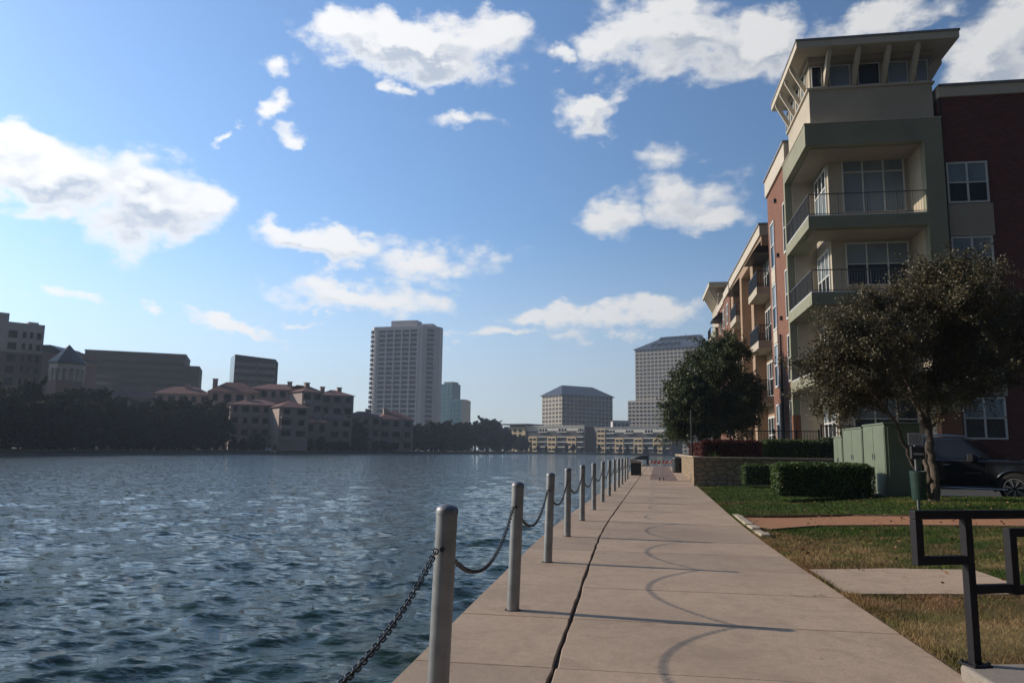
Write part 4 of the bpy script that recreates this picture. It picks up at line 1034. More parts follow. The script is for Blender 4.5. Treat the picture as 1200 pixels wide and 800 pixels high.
# tan middle block
tanb = thing('apartment_building', 'tan brick apartment block with dark awnings and inset balconies', 'building', (*uvw(0,15.2),0), -BA)
m = MB(); m.box(1.05,9,0,17.2,.2,15.9); m.box(.3,1.05,0,17.2,15.2,15.9); m.box(.3,1.049,4.2,5.4,.2,15.2); m.box(.3,1.049,10.2,11.2,.2,15.2); m.box(.3,1.049,15.6,17.2,.2,15.2); m.build('brick_wall', MT['bricktan'], tanb)
m = MB(); m.box(2.6,9,-3,0,.2,15.5); m.build('link_wall', MT['brickred'], tanb)
m = MB(); m.box(.18,9,-.05,17.25,15.9,16.6); m.build('parapet', MT['trimcream'], tanb); m = MB(); m.box(.1,9.05,-.12,17.3,16.602,16.72); m.build('coping', MT['roofmetal'], tanb)
for v0 in (.3, 11.3):
    L = 3.9
    for z in (5.12,8.8,12.45):
        s_ = MB(); s_.box(-.05,1.045,v0,v0+L,z-.5,z); b = s_.build('balcony', MT['cream'], tanb)
        r_ = MB(); H = z+1.05
        for a,c in (((0,v0),(0,v0+L)),((0,v0),(1.04,v0)),((0,v0+L),(1.04,v0+L))):
            r_.bar((*a,H),(*c,H),.05,.05); r_.bar((*a,z+.12),(*c,z+.12),.03,.03); n = 34 if a[0]==c[0] else 10
            for i in range(n+1): r_.bar((a[0]+(c[0]-a[0])*i/n,a[1]+(c[1]-a[1])*i/n,z),(a[0]+(c[0]-a[0])*i/n,a[1]+(c[1]-a[1])*i/n,H),.045,.03)
        r_.build('railing', MT['blackmetal'], b)
        window(tanb,'v',1.05,v0+.5,v0+L-.6,z+.1,z+2.5,3,2,blind=False,fr=.1)
    a_ = MB(); a_.sideprism([(-.3,14.75),(1.04,14.75),(1.04,15.6),(.3,15.6)], v0-.1, v0+L); a_.build('awning', MT['blackmetal'], tanb)
for z in (5.2,8.9,12.5):
    window(tanb,'v',1.05,6.2,7.4,z+.6,z+2.4,2,2,blind=True,fr=.1); window(tanb,'v',1.05,8.3,9.5,z+.6,z+2.4,2,2,blind=True,fr=.1)
for v0 in (.6,5.8,11.6):
    window(tanb,'v',1.05,v0,v0+3.2,1.4,3.9,3,2,blind=False,fr=.12)

# far corner block
farb = thing('apartment_building', 'red brick apartment block with a flat-eaved corner tower at the far end of the row', 'building', (*uvw(0,33.0),0), -BA)
m = MB(); m.box(.3,9,.2,10.2,.2,15.8); m.build('brick_wall', MT['brickred'], farb)
m = MB(); m.box(.2,9,.1,4.5,15.8,16.5); m.box(.2,9,4.6,10.3,15.6,16.2); m.build('parapet', MT['trimcream'], farb)
m = MB(); m.box(.0,7,10.3,17.0,.2,14.2); m.build('sage_frame', MT['green'], farb)
m = MB(); m.box(.35,6.6,10.5,16.5,14.2,17.4); m.build('upper_wall', MT['cream'], farb)
m = MB(); m.box(-.6,7.4,9.6,17.6,18.4,18.8); m.build('eave', MT['trimcream'], farb)
m = MB(); m.box(.45,6.5,10.6,16.4,17.4,18.398); m.build('clerestory', MT['cream2'], farb)
for i in range(5):
    v = 10.8+i*1.3; m = MB(); m.sideprism([(.45,16.6),(.32,16.6),(-.5,18.1),(-.5,18.395),(-.1,18.395),(.45,17.6)], v, v+.16); m.build('bracket', MT['trimcream'], farb)
for i in range(4):
    m = MB(); m.sideprism([(.45,16.6),(.32,16.6),(-.6,18.1),(-.6,18.395),(-.1,18.395),(.45,17.6)], 0, .16); o = m.build('bracket', MT['trimcream'], farb); o.rotation_euler = (0,0,R(90)); o.location = (1.2+i*1.5,10.2,0)
for z in (5.3,9.0,12.6):
    for v in (1.2,4.2,7.2): window(farb,'v',.3,v,v+1.3,z+.5,z+2.4,2,2,blind=True,fr=.1)
    bb = MB(); bb.box(-.9,.29,5.9,8.9,z-.5,z-.1); b = bb.build('balcony', MT['cream'], farb); rr_ = MB(); rr_.box(-.9,-.86,5.9,8.9,z+.85,z+.9); rr_.box(-.9,.28,5.9,5.94,z+.85,z+.9)
    for i in range(14): rr_.box(-.9,-.88,5.9+i*.22,5.92+i*.22,z-.1,z+.85)
    rr_.build('railing', MT['blackmetal'], b)
aw = MB(); aw.sideprism([(-.7,14.3),(.29,14.3),(.29,15.0),(.0,15.0)], 6.2, 8.8); aw.build('awning', MT['blackmetal'], farb)

# ------------------------------------------------------------------ far shore buildings
CNT = {}
def win_grid(par, mat, cells, thick=.12, limit=100):
    """cells: list of (x0,x1,y0,y1,z0,z1) boxes in par's frame; the first `limit` are own parts, the rest one part."""
    n0 = CNT.get(par.name, 0)
    rest = MB(); cache = {}
    for c in cells:
        if n0 < limit:
            key = (round(c[1]-c[0],3),round(c[3]-c[2],3),round(c[5]-c[4],3),mat.name)
            if key not in cache: cache[key] = MB().box(0,key[0],0,key[1],0,key[2]).mesh('window', mat)
            link_mesh('window', cache[key], par, (c[0],c[2],c[4])); n0 += 1
        else: rest.box(*c)
    CNT[par.name] = n0
    if rest.v:
        o = rest.build('window', mat, par); o['kind'] = 'stuff'
def frame_from(px0, px1, y0, Y0, Y1):
    a = at(px0,y0,Y0); b = at(px1,y0,Y1); d = b-a; L = math.hypot(d[0],d[1]); return a, L, math.atan2(d[1],d[0])
GZ = .3
# tall residential tower
Yt = 620.0; a, L, rz = frame_from(437, 494, 440, Yt+7, Yt-5); T = thing('tower_block', 'tall grey concrete tower with a grid of dark windows, highest on the far shore', 'tower', (a[0],a[1],GZ), rz)
top = at(465, 382, Yt)[2]-GZ; D = 30.0; ch = 11.0
D = 17.0; fp = [(-5.0,6.0),(0,0),(L,0),(L+9,6.3),(L+11,10),(L+11,D),(-5.0,D)]
MB().prism(fp, 0, top).build('wall', MT['towerwall'], T)
q0 = 13.5; MB().box(q0,q0+23,3,D-3,top,top+5.2).build('penthouse', MT['towerwall'], T); MB().box(L-3,L+6,5,D-3,top,top+2.2).build('plant_room', MT['towerwall'], T)
fl = top/26.0; bay = [4.6+i*7.05 for i in range(5)]
cells = []
for f in range(25,2,-1):
    z = f*fl
    for x in bay: cells.append((x,x+5.6,-.25,.02,z-fl*.30,z+fl*.32))
win_grid(T, MT['farwin'], cells[:100]); CNT[T.name] = 0
rest = MB()
for c in cells[100:]: rest.box(*c)
o = rest.build('window', MT['farwin'], T); o['kind'] = 'stuff'
dv = Vector((9,6.3,0)).normalized(); nv = Vector((dv.y,-dv.x,0))
m = MB()
for f in range(25,2,-1):
    z = f*fl; p = Vector((L,0,0))+dv*3.6; q = Vector((L,0,0))+dv*9.2
    m.add([p+nv*.25+Vector((0,0,z-fl*.3)), q+nv*.25+Vector((0,0,z-fl*.3)), q+nv*.25+Vector((0,0,z+fl*.32)), p+nv*.25+Vector((0,0,z+fl*.32))],[(0,1,2,3)])
o = m.build('corner_window', MT['farwin'], T); o['kind'] = 'stuff'
dv = Vector((5,-6,0)).normalized(); m = MB()
for f in range(25,2,-1):
    z = f*fl; p = Vector((-5,6,0))+dv*1.0; q = Vector((-5,6,0))+dv*6.5; nv = Vector((-dv.y*-1,dv.x*-1,0)); nv = Vector((dv.y,-dv.x,0))
    nv = nv if nv.x < 0 else -nv
    m.add([p+Vector((0,0,z-fl*.3)),q+Vector((0,0,z-fl*.3)),q+nv*1.4+Vector((0,0,z-fl*.3)),p+nv*1.4+Vector((0,0,z-fl*.3)),p+Vector((0,0,z+fl*.3)),q+Vector((0,0,z+fl*.3)),q+nv*1.4+Vector((0,0,z+fl*.3)),p+nv*1.4+Vector((0,0,z+fl*.3))],[(3,2,1,0),(4,5,6,7),(0,1,5,4),(1,2,6,5),(2,3,7,6),(3,0,4,7)])
o = m.build('balcony', MT['farwin'], T); o['kind'] = 'stuff'
m = MB()
for i in range(6):
    x = [2.2,10.9,17.95,25.0,32.05,39.2][i]; m.box(x-.6,x+.6,-.5,.01,0,top)
m.box(-.2,L+.2,-.55,.01,top-3.2,top-.3); m.build('pilaster', MT['towerwall'], T)
# teal glass pair
for (x0,x1,yt,Y,lab,k) in ((516,529,450,690,'teal glass office slab, taller of the pair beside the tall tower',0),(527.5,541,469,660,'teal glass office block, shorter of the pair right of the tall tower',1)):
    a, L, rz = frame_from(x0,x1,480,Y,Y-6); G = thing('glass_office', lab, 'building', (a[0],a[1],GZ), rz, 'teal glass offices'); h = at((x0+x1)/2,yt,Y)[2]-GZ
    MB().box(0,L,0,14,0,h).build('curtain_wall', MT['teal'], G); m = MB()
    for i in range(4): m.box(L*i/3-.12,L*i/3+.12,-.2,-.01,0,h)
    for i in range(int(h/4)): m.box(.13,L-.13,-.12,-.01,i*4.0,i*4.0+.5)
    m.build('mullion', MT['tealrib'], G); MB().box(2 if k==0 else 1,L-1,2,12,h,h+(2.0 if k==0 else .8)).build('roof_plant', MT['tealrib'], G)
# hip-roofed offices
def hip_office(label, pxl, pxc, pxr, ytop, yeave, Yc, ang_left, cols_l, cols_r, rows, lit, podium=None, ornaments=False, cutoff=None):
    c = at(pxc, 500, Yc); 
    # left face runs back-left from the near corner; right face runs back-right
    dl = np.array([-math.cos(R(ang_left)), math.sin(R(ang_left))]); dr = np.array([math.sin(R(ang_left)), math.cos(R(ang_left))])
    def length(d, px):
        r_ = ray(px, 500); k = r_[0]/r_[1]
        return (k*c[1]-c[0])/(d[0]-k*d[1])
    Ll, Lr = length(dl,pxl), length(dr,pxr); rz = math.atan2(-dl[1],-dl[0])   # local x runs from left end to near corner
    org = c[:2]+dl*Ll; B = thing('office_tower', label, 'tower', (org[0],org[1],GZ), rz, 'grey hip-roofed office towers'); he = at(pxc,yeave,Yc)[2]-GZ; ht = at(pxc,ytop,Yc+8)[2]-GZ
    W, D = Ll, Lr
    MB().box(0,W,0,D,0,he).build('wall', lit, B)
    rr = MB(); e = 1.2; ins = min(W,D)*.36
    if D > W: rv = [(W/2,ins,ht),(W/2,D-ins*1.0,ht)]
    else: rv = [(ins,D/2,ht),(W-ins*.3,D/2,ht)]
    b4 = [(-e,-e,he),(W+e,-e,he),(W+e,D+e,he),(-e,D+e,he)]
    if D > W: rr.add(b4+rv, [(0,1,4),(1,2,5,4),(2,3,5),(3,0,4,5),(3,2,1,0)])
    else: rr.add(b4+rv, [(0,1,5,4),(1,2,5),(2,3,4,5),(3,0,4),(3,2,1,0)])
    ro = rr.build('roof', MT['farroof'], B)
    MB().box(-e-.1,W+e+.1,-e-.1,D+e+.1,he-.6,he-.02).build('cornice', MT['farroof'], B)
    fl = he/rows; cl = []; cr_ = []
    for f in range(rows-1,0,-1):
        for i in range(cols_l):
            w_ = W/cols_l; cl.append((i*w_+w_*.22,(i+1)*w_-w_*.22,-.25,.01,f*fl+fl*.22,f*fl+fl*.78))
        for i in range(cols_r):
            w_ = D/cols_r; cr_.append((W-.01,W+.25,i*w_+w_*.22,(i+1)*w_-w_*.22,f*fl+fl*.22,f*fl+fl*.78))
    CNT[B.name] = 0; win_grid(B, MT['farwin2'], cl + [], limit=100)
    CNT[B.name] = 100; win_grid(B, MT['farwin'], cr_, limit=100)
    if ornaments:
        m = MB()   # row of arched dormers on the front slope
        for i in range(4):
            cx_ = W*.30+i*W*.115
            for k in range(8):
                a0, a1 = math.pi*k/8, math.pi*(k+1)/8; r0 = W*.05
                f0 = .14+.24*math.sin(a0)*1.0; f1 = .14+.24*math.sin(a1)
                def sl(x, f): return (x, -e+f*(D/2+e)-.5, he+f*(ht-he)+.6)
                m.bar(sl(cx_+r0*math.cos(a0),f0), sl(cx_+r0*math.cos(a1),f1), 1.0, 1.0)
        m.build('arch_ornament', MT['farwin'], B); m = MB()
        for i in range(4):
            x0 = W*.26+i*W*.16; 
            def sl(x, f): return (x, -e+f*(D/2+e)-.4, he+f*(ht-he)+.5)
            m.add([sl(x0,.66),sl(x0+W*.145,.66),sl(x0+W*.145,.93),sl(x0,.93)],[(0,1,2,3)])
        m.build('skylight', MT['farwin'], B)
    if podium:
        p0, p1, py = podium; h = at(pxc,py,Yc)[2]-GZ; r_ = ray(p0,500); 
        x0 = -W*.085; m = MB(); m.box(x0,W*.99,-6,-.3,0,h); m.build('podium', lit, B); cl = []
        rows_p = int(h/fl)
        m = MB(); n = int((W*.99-x0)/(W/cols_l))
        for f in range(1,rows_p+1):
            for i in range(n):
                w_ = W/cols_l; m.box(x0+i*w_+w_*.22,x0+(i+1)*w_-w_*.22,-6.25,-6,f*fl-fl*.6,f*fl-fl*.1)
        o = m.build('podium_window', MT['farwin'], B); o['kind'] = 'stuff'
    return B
hip_office('broad hip-roofed office block with one sunlit narrow side, behind the low apartment blocks', 635, 658.5, 718, 450, 461.5, 640, 58, 6, 13, 14, MT['fartan'])
hip_office('tall hip-roofed office tower with arched roof ornaments, half hidden by the oak', 745, 819, 842, 388, 405, 690, 33, 16, 8, 27, MT['fartan'], podium=(737,800,468), ornaments=True)
# small low block between them
a, L, rz = frame_from(718,738,495,600,600); B = thing('low_office', 'low grey flat-roofed block between the two hip-roofed office towers', 'building', (a[0],a[1],GZ), rz); h = at(728,493.5,600)[2]-GZ
MB().box(0,L,0,12,0,h).build('wall', MT['towerwall'], B); MB().box(-.3,L+.3,-.3,12.3,h,h+.6).build('parapet', MT['midgrey'], B); win_grid(B, MT['farwin'], [(1+i*3,3+i*3,-.2,.01,h-4,h-1.5) for i in range(4)])
# low apartment blocks at the lake end
def midrise(label, px0, px1, ytop, Y0, Y1, bays, tall_first, endw):
    a, L, rz = frame_from(px0,px1,515,Y0,Y1); B = thing('low_apartment_block', label, 'building', (a[0],a[1],GZ), rz, 'low apartment blocks'); h = at((px0+px1)/2,ytop,(Y0+Y1)/2)[2]-GZ
    fl = (h-1.2)/5.0
    MB().box(0,L,0,14,0,h-1.3).build('wall', MT['midgrey'], B)
    m = MB(); m.box(0,L,-.4,14.2,h-1.3,h-.5); m.build('parapet', MT['midwhite'], B); MB().box(-.2,L+.4,-.8,14.4,h-.498,h).build('roof', MT['midwhite'] if not tall_first else MT['roofmetal'], B)
    MB().box(L+.01,L+.4,0,14.1,0,h-.6).build('end_wall', MT['midbrick'], B)
    cells = []; bw = L/(bays*2)
    for i in range(bays):
        x0 = L*(i+.18)/bays; x1 = x0+bw*.92; zt = fl*5-.2 if (tall_first and i == 0) else fl*3.2
        m = MB(); m.box(x0,x1,-1.6,-.01,.3,zt); b = m.build('bay', MT['midcream'], B)
        for f in range(int(zt/fl+.3)):
            for q in (.12,.56): cells.append((x0+(x1-x0)*q,x0+(x1-x0)*(q+.32),-1.75,-1.59,f*fl+fl*.35,f*fl+fl*.8))
        for f in range(1,5):
            m = MB(); y0 = x1+.3; y1 = L*(i+1.18)/bays-.3 if i < bays-1 else L-.3; m.box(y0,y1,-1.4,-.01,f*fl,f*fl+.25); m.box(y0,y1,-1.42,-1.3,f*fl+.26,f*fl+.55); m.build('balcony', MT['midwhite'], B)
        for q in (.1,.4,.7):
            y0 = x1+.4; y1 = (L*(i+1.18)/bays if i < bays-1 else L)-.4; cells.append((y0+(y1-y0)*q,y0+(y1-y0)*(q+.18),-.3,-.14,fl*4.2,fl*4.75))
    MB().box(.2,L-.2,-.15,-.01,fl*4.30,fl*4.98).build('top_storey_wall', MT['midwhite'], B)
    win_grid(B, MT['farwin'], cells); return B
B = midrise('low cream and white apartment block with dark overhanging roof corner, at the lake end', 617, 685, 498.5, 505, 478, 3, False, 11)
m = MB(); m.box(-15,-.3,-1,13,0,16.4); m.build('corner_wall', MT['midcream'], B); m = MB(); m.box(-19,3,-4,16,17.6,18.3); m.build('corner_roof', MT['midgrey'], B); m = MB(); m.box(-14,-1,0,12,16.4,17.6); m.build('corner_attic', MT['farwin'], B)
CNT[B.name] = 60; win_grid(B, MT['farwin'], [(-14+i*4.2,-12+i*4.2,-1.2,-.99,3+f*3.3,5+f*3.3) for f in range(4) for i in range(3)])
midrise('low cream and grey apartment block partly behind the oak, at the lake end', 697, 786, 500, 478, 446, 4, True, 11)

# left shore: red-roofed houses
def condo(label, px0, px1, yeave, ridge_px, Y0, Y1, depth, storeys, cols, chim=(.2,), hip=True, end='condo'):
    a, L, rz = frame_from(px0,px1,505,Y0,Y1); B = thing('red_roofed_house', label, 'house', (a[0],a[1],GZ), rz, 'red-roofed houses on the far shore'); he = at((px0+px1)/2,yeave,(Y0+Y1)/2)[2]-GZ
    hr = at((px0+px1)/2,yeave-ridge_px,(Y0+Y1)/2+depth/2)[2]-GZ
    MB().box(0,L,0,depth,0,he).build('wall', MT['condo'], B); r_ = MB(); e = .6; i_ = depth*.4 if hip else 0
    r_.add([(-e,-e,he-.05),(L+e,-e,he-.05),(L+e,depth+e,he-.05),(-e,depth+e,he-.05),(i_,depth/2,hr),(L-i_,depth/2,hr)],[(0,1,5,4),(1,2,5),(2,3,4,5),(3,0,4),(3,2,1,0)]); ro = r_.build('roof', MT['tile'], B)
    for f in chim:
        m = MB(); m.box(L*f,L*f+1.5,depth*.35,depth*.35+1.2,he+.3,hr+.6); m.box(L*f-.15,L*f+1.65,depth*.35-.15,depth*.35+1.35,hr+.6,hr+.85); m.build('chimney', MT['condo'], ro)
    fl = he/storeys; cells = []
    for f in range(storeys):
        for i in range(cols):
            x = L*(i+.5)/cols; w_ = L/cols*(.30 if (i+f)%3 else .2); z = f*fl
            if z+fl > he*.28:
                cells.append((x-w_,x+w_,-.2,.02,z+fl*.34,z+fl*.82))
    win_grid(B, MT['farwin'], cells)
    for i in range(0,cols,2):
        for f in range(1,storeys):
            x = L*(i+.5)/cols; m = MB(); m.box(x-L/cols*.42,x+L/cols*.42,-1.2,-.01,f*fl-.1,f*fl+.15); m.box(x-L/cols*.42,x+L/cols*.42,-1.2,-1.1,f*fl+.15,f*fl+1.0); m.build('balcony', MT['condo'], B)
    return B
condo('long red-roofed house at the left end of the row, above the dark wood', 178, 244, 461, 8, 240, 245, 12, 4, 5, (.5,))
condo('red-roofed house with a white bay window behind the lower row', 242, 300, 459, 11, 238, 243, 12, 4, 4, (.05,))
condo('widest red-roofed house of the upper row, left of centre with a tall chimney', 290, 356, 456, 6, 246, 251, 14, 5, 6, (.66,))
condo('grey-sided red-roofed house right of the widest upper one', 352, 376, 459, 7, 243, 248, 14, 5, 2, (.5,))
condo('right-hand red-roofed house of the upper row with stepped chimneys', 374, 413, 463, 6, 262, 267, 16, 5, 3, (.08,.6))
condo('lower red-roofed house with three stacked balconies at mid row', 268, 328, 474, 6, 218, 223, 12, 4, 5, (.3,))
condo('plain end house of the lower row with a sloping red roof', 326, 361, 477, 8, 215, 220, 12, 4, 2, ())
condo('small red-roofed house at the water, left of the tower foot', 341, 384, 494, 7, 236, 241, 10, 2, 3, (.3,))
condo('red-roofed house at the water with paired balconies', 372, 412, 491, 6, 248, 253, 10, 3, 3, (.1,))
condo('red-roofed house directly below the tall tower', 410, 446, 488, 6, 262, 267, 10, 3, 3, (.6,))
condo('last red-roofed house in the row, below the right half of the tall tower', 444, 484, 491, 9, 275, 280, 12, 3, 3, (.2,))
condo('small gabled house peeking out above the dark wood', 148, 178, 466, 8, 205, 210, 9, 3, 2, (), False)
condo('gabled house half sunk in the dark wood', 122, 150, 468, 10, 200, 205, 9, 3, 2, (), False)
# prism office behind the houses
a, L, rz = frame_from(274,322,440,330,338); B = thing('office_block', 'banded grey office block with a slanting top behind the red roofs', 'building', (a[0],a[1],GZ), rz); h0 = at(274,415,330)[2]-GZ; h1 = at(322,421,338)[2]-GZ
m = MB(); m.sideprism([(0,0),(L,0),(L+1.2,0),(L+1.2,h1-1.5),(L,h1),(0,h0)], 0, 14); m.build('wall', MT['officeglass'], B); m = MB()
for k in range(6):
    z = h0-3.2-k*3.1; m.box(-.05,L+.05,-.25,-.01,z-1.6,z)
m.build('spandrel', MT['band'], B); MB().box(L*.53,L*.56,-.35,-.26,0,h1-2).build('pier', MT['darkbrick'], B)
# long dark building
a, L, rz = frame_from(97,216,440,300,312); B = thing('long_office_block', 'long windowless-looking dark brick block with a lower step at its right end', 'building', (a[0],a[1],GZ), rz); h = at(150,413.5,306)[2]-GZ
MB().box(0,L,0,25,0,h).build('wall', MT['darkbrick'], B); MB().box(L,L+5.5,2,22,0,h-4).build('step_wall', MT['darkbrick'], B); m = MB()
for k in range(5): m.box(.3,L-.3,-.2,-.01,h-4.4-k*2.9,h-3.2-k*2.9)
m.build('band_window', MT['officeglass'], B); MB().box(-.2,L+.2,-.2,25.2,h,h+.5).build('parapet', MT['band'], B); MB().box(L*.4,L*.44,8,12,h+.5,h+1.2).build('roof_vent', MT['band'], B)
# arcaded pavilion tower
c = at(78, 440, 205); B = thing('arcaded_tower', 'round-arched belvedere with a pointed grey roof between the two dark blocks', 'tower', (c[0],c[1],GZ), 0.0); ze = at(78,427.5,205)[2]-GZ; zp = at(79,404,205)[2]-GZ; zb = at(78,447,205)[2]-GZ
n = 8; rr = 4.3
MB().lathe([(rr+.2,0),(rr+.2,zb)], n).build('shaft', MT['hotel'], B); MB().lathe([(rr+.5,ze),(rr+.5,ze+.5),(.1,zp)], n).build('roof', MT['farroof'], B)
MB().lathe([(rr+.05,ze-1.2),(rr+.15,ze-.01)], n).build('cornice', MT['hoteltrim'], B)
for k in range(n*2):
    ang = math.pi*k/n+.2; m = MB(); x, y = rr*.93*math.cos(ang), rr*.93*math.sin(ang); m.lathe([(.28,zb),(.28,ze-1.9),(.5,ze-1.2)], 8, (x,y,0)); m.build('column', MT['hoteltrim'], B)
a, L, rz = frame_from(47,58,440,212,212); m = MB(); W2 = thing('hotel_wing', 'low dark sloping-roofed wing between the arcaded tower and the tall left block', 'building', (a[0],a[1],GZ), rz); h = at(52,404,212)[2]-GZ
m.box(0,8,0,14,0,h-1.5); m.build('wall', MT['hotel'], W2); MB().sideprism([(-.2,h-1.498),(8.2,h-3.5),(8.2,h-3.1),(2.2,h),(-.2,h)], -.2, 14).build('roof', MT['farroof'], W2)
# left hotel
a, L, rz = frame_from(-40,47,440,204,216); B = thing('hotel_block', 'tall brick hotel block with stepped top and dark windows at the left edge', 'building', (a[0],a[1],GZ), rz); h = at(30,377,210)[2]-GZ
MB().box(0,L,0,18,0,h-8).build('wall', MT['hotel'], B); MB().box(L*.3,L,0,17,h-8,h).build('upper_wall', MT['hoteltrim'], B); MB().box(0,L*.49,.4,17,h-8,h+2.4).build('lift_tower', MT['hoteltrim'], B); MB().box(L*.78,L*.93,2,12,h,h+.8).build('roof_vent', MT['hoteltrim'], B)
cells = []
for f in range(7):
    z = h-2.8-f*3.3
    cells += [(L*.50,L*.62,-.25,.02,z-1.6,z+.4),(L*.70,L*.745,-.25,.02,z-1.4,z+.4),(L*.80,L*.84,-.25,.02,z-1.4,z+.4),(L*.90,L*.96,-.25,.02,z-1.5,z+.3),(L*.05,L*.17,-.25,.02,z-1.6,z+.4),(L*.26,L*.38,-.25 if z<h-8 else .15,.5,z-1.6,z+.4)]
win_grid(B, MT['farwin'], cells)
MB().box(-.15,L+.15,-.15,18,h-8.4,h-8.002).build('string_course', MT['hoteltrim'], B)
# small boat at the far bank, and pale rocks at the point
q = ground_at(320.5, 529, WZ); q = at(320.5, 528.2, 205.0); t = thing('small_boat', 'small white boat moored at the far bank below the red-roofed houses', 'boat', (q[0],q[1]-4,WZ+.1), R(8))
m = MB(); loft(m, [[(x, -w_*1.0, .85),(x,-w_*.7,.15),(x,w_*.7,.15),(x,w_,.85)] for x,w_ in ((-1.7,.6),(-1,.75),(.5,.75),(1.4,.5),(1.9,.08))]); m.build('hull', MT['white'], t)
m = MB(); m.box(-.9,.5,-.5,.5,.86,1.4); m.build('cabin', MT['white'], t, bevel=.1)
g = np.random.default_rng(3)
for k, px in enumerate((606.5, 609)):
    q = at(px, 529, 452); m = MB(); m.lathe([(.6,0),(1.3,.3),(1.4,.9),(.9,1.6),(.3,1.9)], 9); o = m.build('boulder', MT['pale'], loc=(float(q[0]),float(q[1]),.1)); o.scale = (1,1.2,.8+.3*k)
    tag(o, 'pale boulder at the water by the dark tree clump, %s of the pair' % ('taller' if k else 'lower'), 'boulder', 'pale boulders')

# ------------------------------------------------------------------ light, sky, camera
SUN_AZ, SUN_EL = R(-74.5), R(26.0)        # azimuth from +Y towards +X
sd = Vector((math.sin(SUN_AZ)*math.cos(SUN_EL), math.cos(SUN_AZ)*math.cos(SUN_EL), math.sin(SUN_EL)))
sl = bpy.data.lights.new('sun', 'SUN'); sl.energy = 5.0; sl.angle = R(.53); sl.color = (1.0,.865,.70)
so = bpy.data.objects.new('sun', sl); COL.objects.link(so); so.rotation_euler = sd.to_track_quat('Z','Y').to_euler()
W = bpy.data.worlds.new('World'); SC.world = W; W.use_nodes = True; t = W.node_tree; t.nodes.clear(); N = NT(t)
out = N.n('ShaderNodeOutputWorld'); bg = N.n('ShaderNodeBackground'); N.l(bg.outputs[0], out.inputs[0])
sky = N.n('ShaderNodeTexSky', sky_type='NISHITA', sun_disc=False, sun_elevation=SUN_EL, sun_rotation=SUN_AZ % (2*math.pi), altitude=100, air_density=1.0, dust_density=1.0, ozone_density=2.5)
SKY = .122; bg.inputs['Strength'].default_value = SKY
tcd = N.n('ShaderNodeTexCoord').outputs['Generated']; sp = N.n('ShaderNodeSeparateXYZ'); N.l(tcd, sp.inputs[0])
az = N.math('ARCTAN2', sp.outputs[0], sp.outputs[1]); el = N.math('ARCSINE', sp.outputs[2])
AE = N.n('ShaderNodeCombineXYZ'); N.l(az, AE.inputs[0]); N.l(el, AE.inputs[1])
def azel(px, py): d = ray(px,py); d = d/np.linalg.norm(d); return math.atan2(d[0],d[1]), math.asin(d[2])
CL1, CL2, SKYTINT = (9.6,9.55,9.5), (5.2,5.8,6.7), (.93,1.12,1.27)
BL = [(40,205,150,58,1.1),(150,235,120,58,1.0),(15,175,95,38,1.0),(225,245,58,34,.9),(30,255,90,20,.6),(480,60,135,36,1.15),(400,46,58,24,1.0),(572,46,58,28,1.0),(458,112,18,12,.6),
      (312,74,26,20,.72),(318,128,20,36,.8),(346,162,24,13,.75),(280,160,9,9,.5),(790,38,105,52,1.2),(718,58,44,42,.95),(888,42,56,38,1.05),(661,70,18,16,.7),
      (690,128,44,26,1.0),(800,235,88,38,.82),(718,252,48,34,.78),(842,258,52,22,.85),(775,185,60,28,.55),
      (395,282,92,24,1.0),(340,268,34,18,.9),(432,340,105,24,.85),(515,302,75,24,.62),(640,372,50,18,1.0),(700,378,60,18,.95),(770,376,90,18,.8),(600,395,120,9,.5),
      (1040,18,95,26,.95),(1150,62,75,60,1.05),(1200,20,60,40,.9),(90,348,46,12,.62),(190,370,24,9,.62),(275,381,92,10,.7),(366,368,32,8,.72),(540,150,45,12,.45),(520,385,70,8,.5)]
mpn = N.n('ShaderNodeMapping'); N.l(tcd, mpn.inputs[0]); mpn.inputs['Scale'].default_value = (1,1,1.6)
def ncol(scale, detail, rough, amp):
    x = N.n('ShaderNodeTexNoise'); x.inputs['Scale'].default_value = scale; x.inputs['Detail'].default_value = detail; x.inputs['Roughness'].default_value = rough; N.l(mpn.outputs[0], x.inputs['Vector'])
    y = N.n('ShaderNodeVectorMath', operation='SUBTRACT'); N.l(x.outputs[1], y.inputs[0]); y.inputs[1].default_value = (.5,.5,.5)
    z = N.n('ShaderNodeVectorMath', operation='MULTIPLY'); N.l(y.outputs[0], z.inputs[0]); z.inputs[1].default_value = (amp,amp*.75,0); return z.outputs[0]
def mrange(x, a, b, c=0.0, d=1.0):
    m_ = N.n('ShaderNodeMapRange', interpolation_type='SMOOTHSTEP'); N.l(x, m_.inputs[0]); m_.inputs[1].default_value = a; m_.inputs[2].default_value = b; m_.inputs[3].default_value = c; m_.inputs[4].default_value = d; return m_.outputs[0]
w1 = N.n('ShaderNodeVectorMath', operation='ADD'); N.l(AE.outputs[0], w1.inputs[0]); N.l(ncol(8, 6, .6, .17), w1.inputs[1])
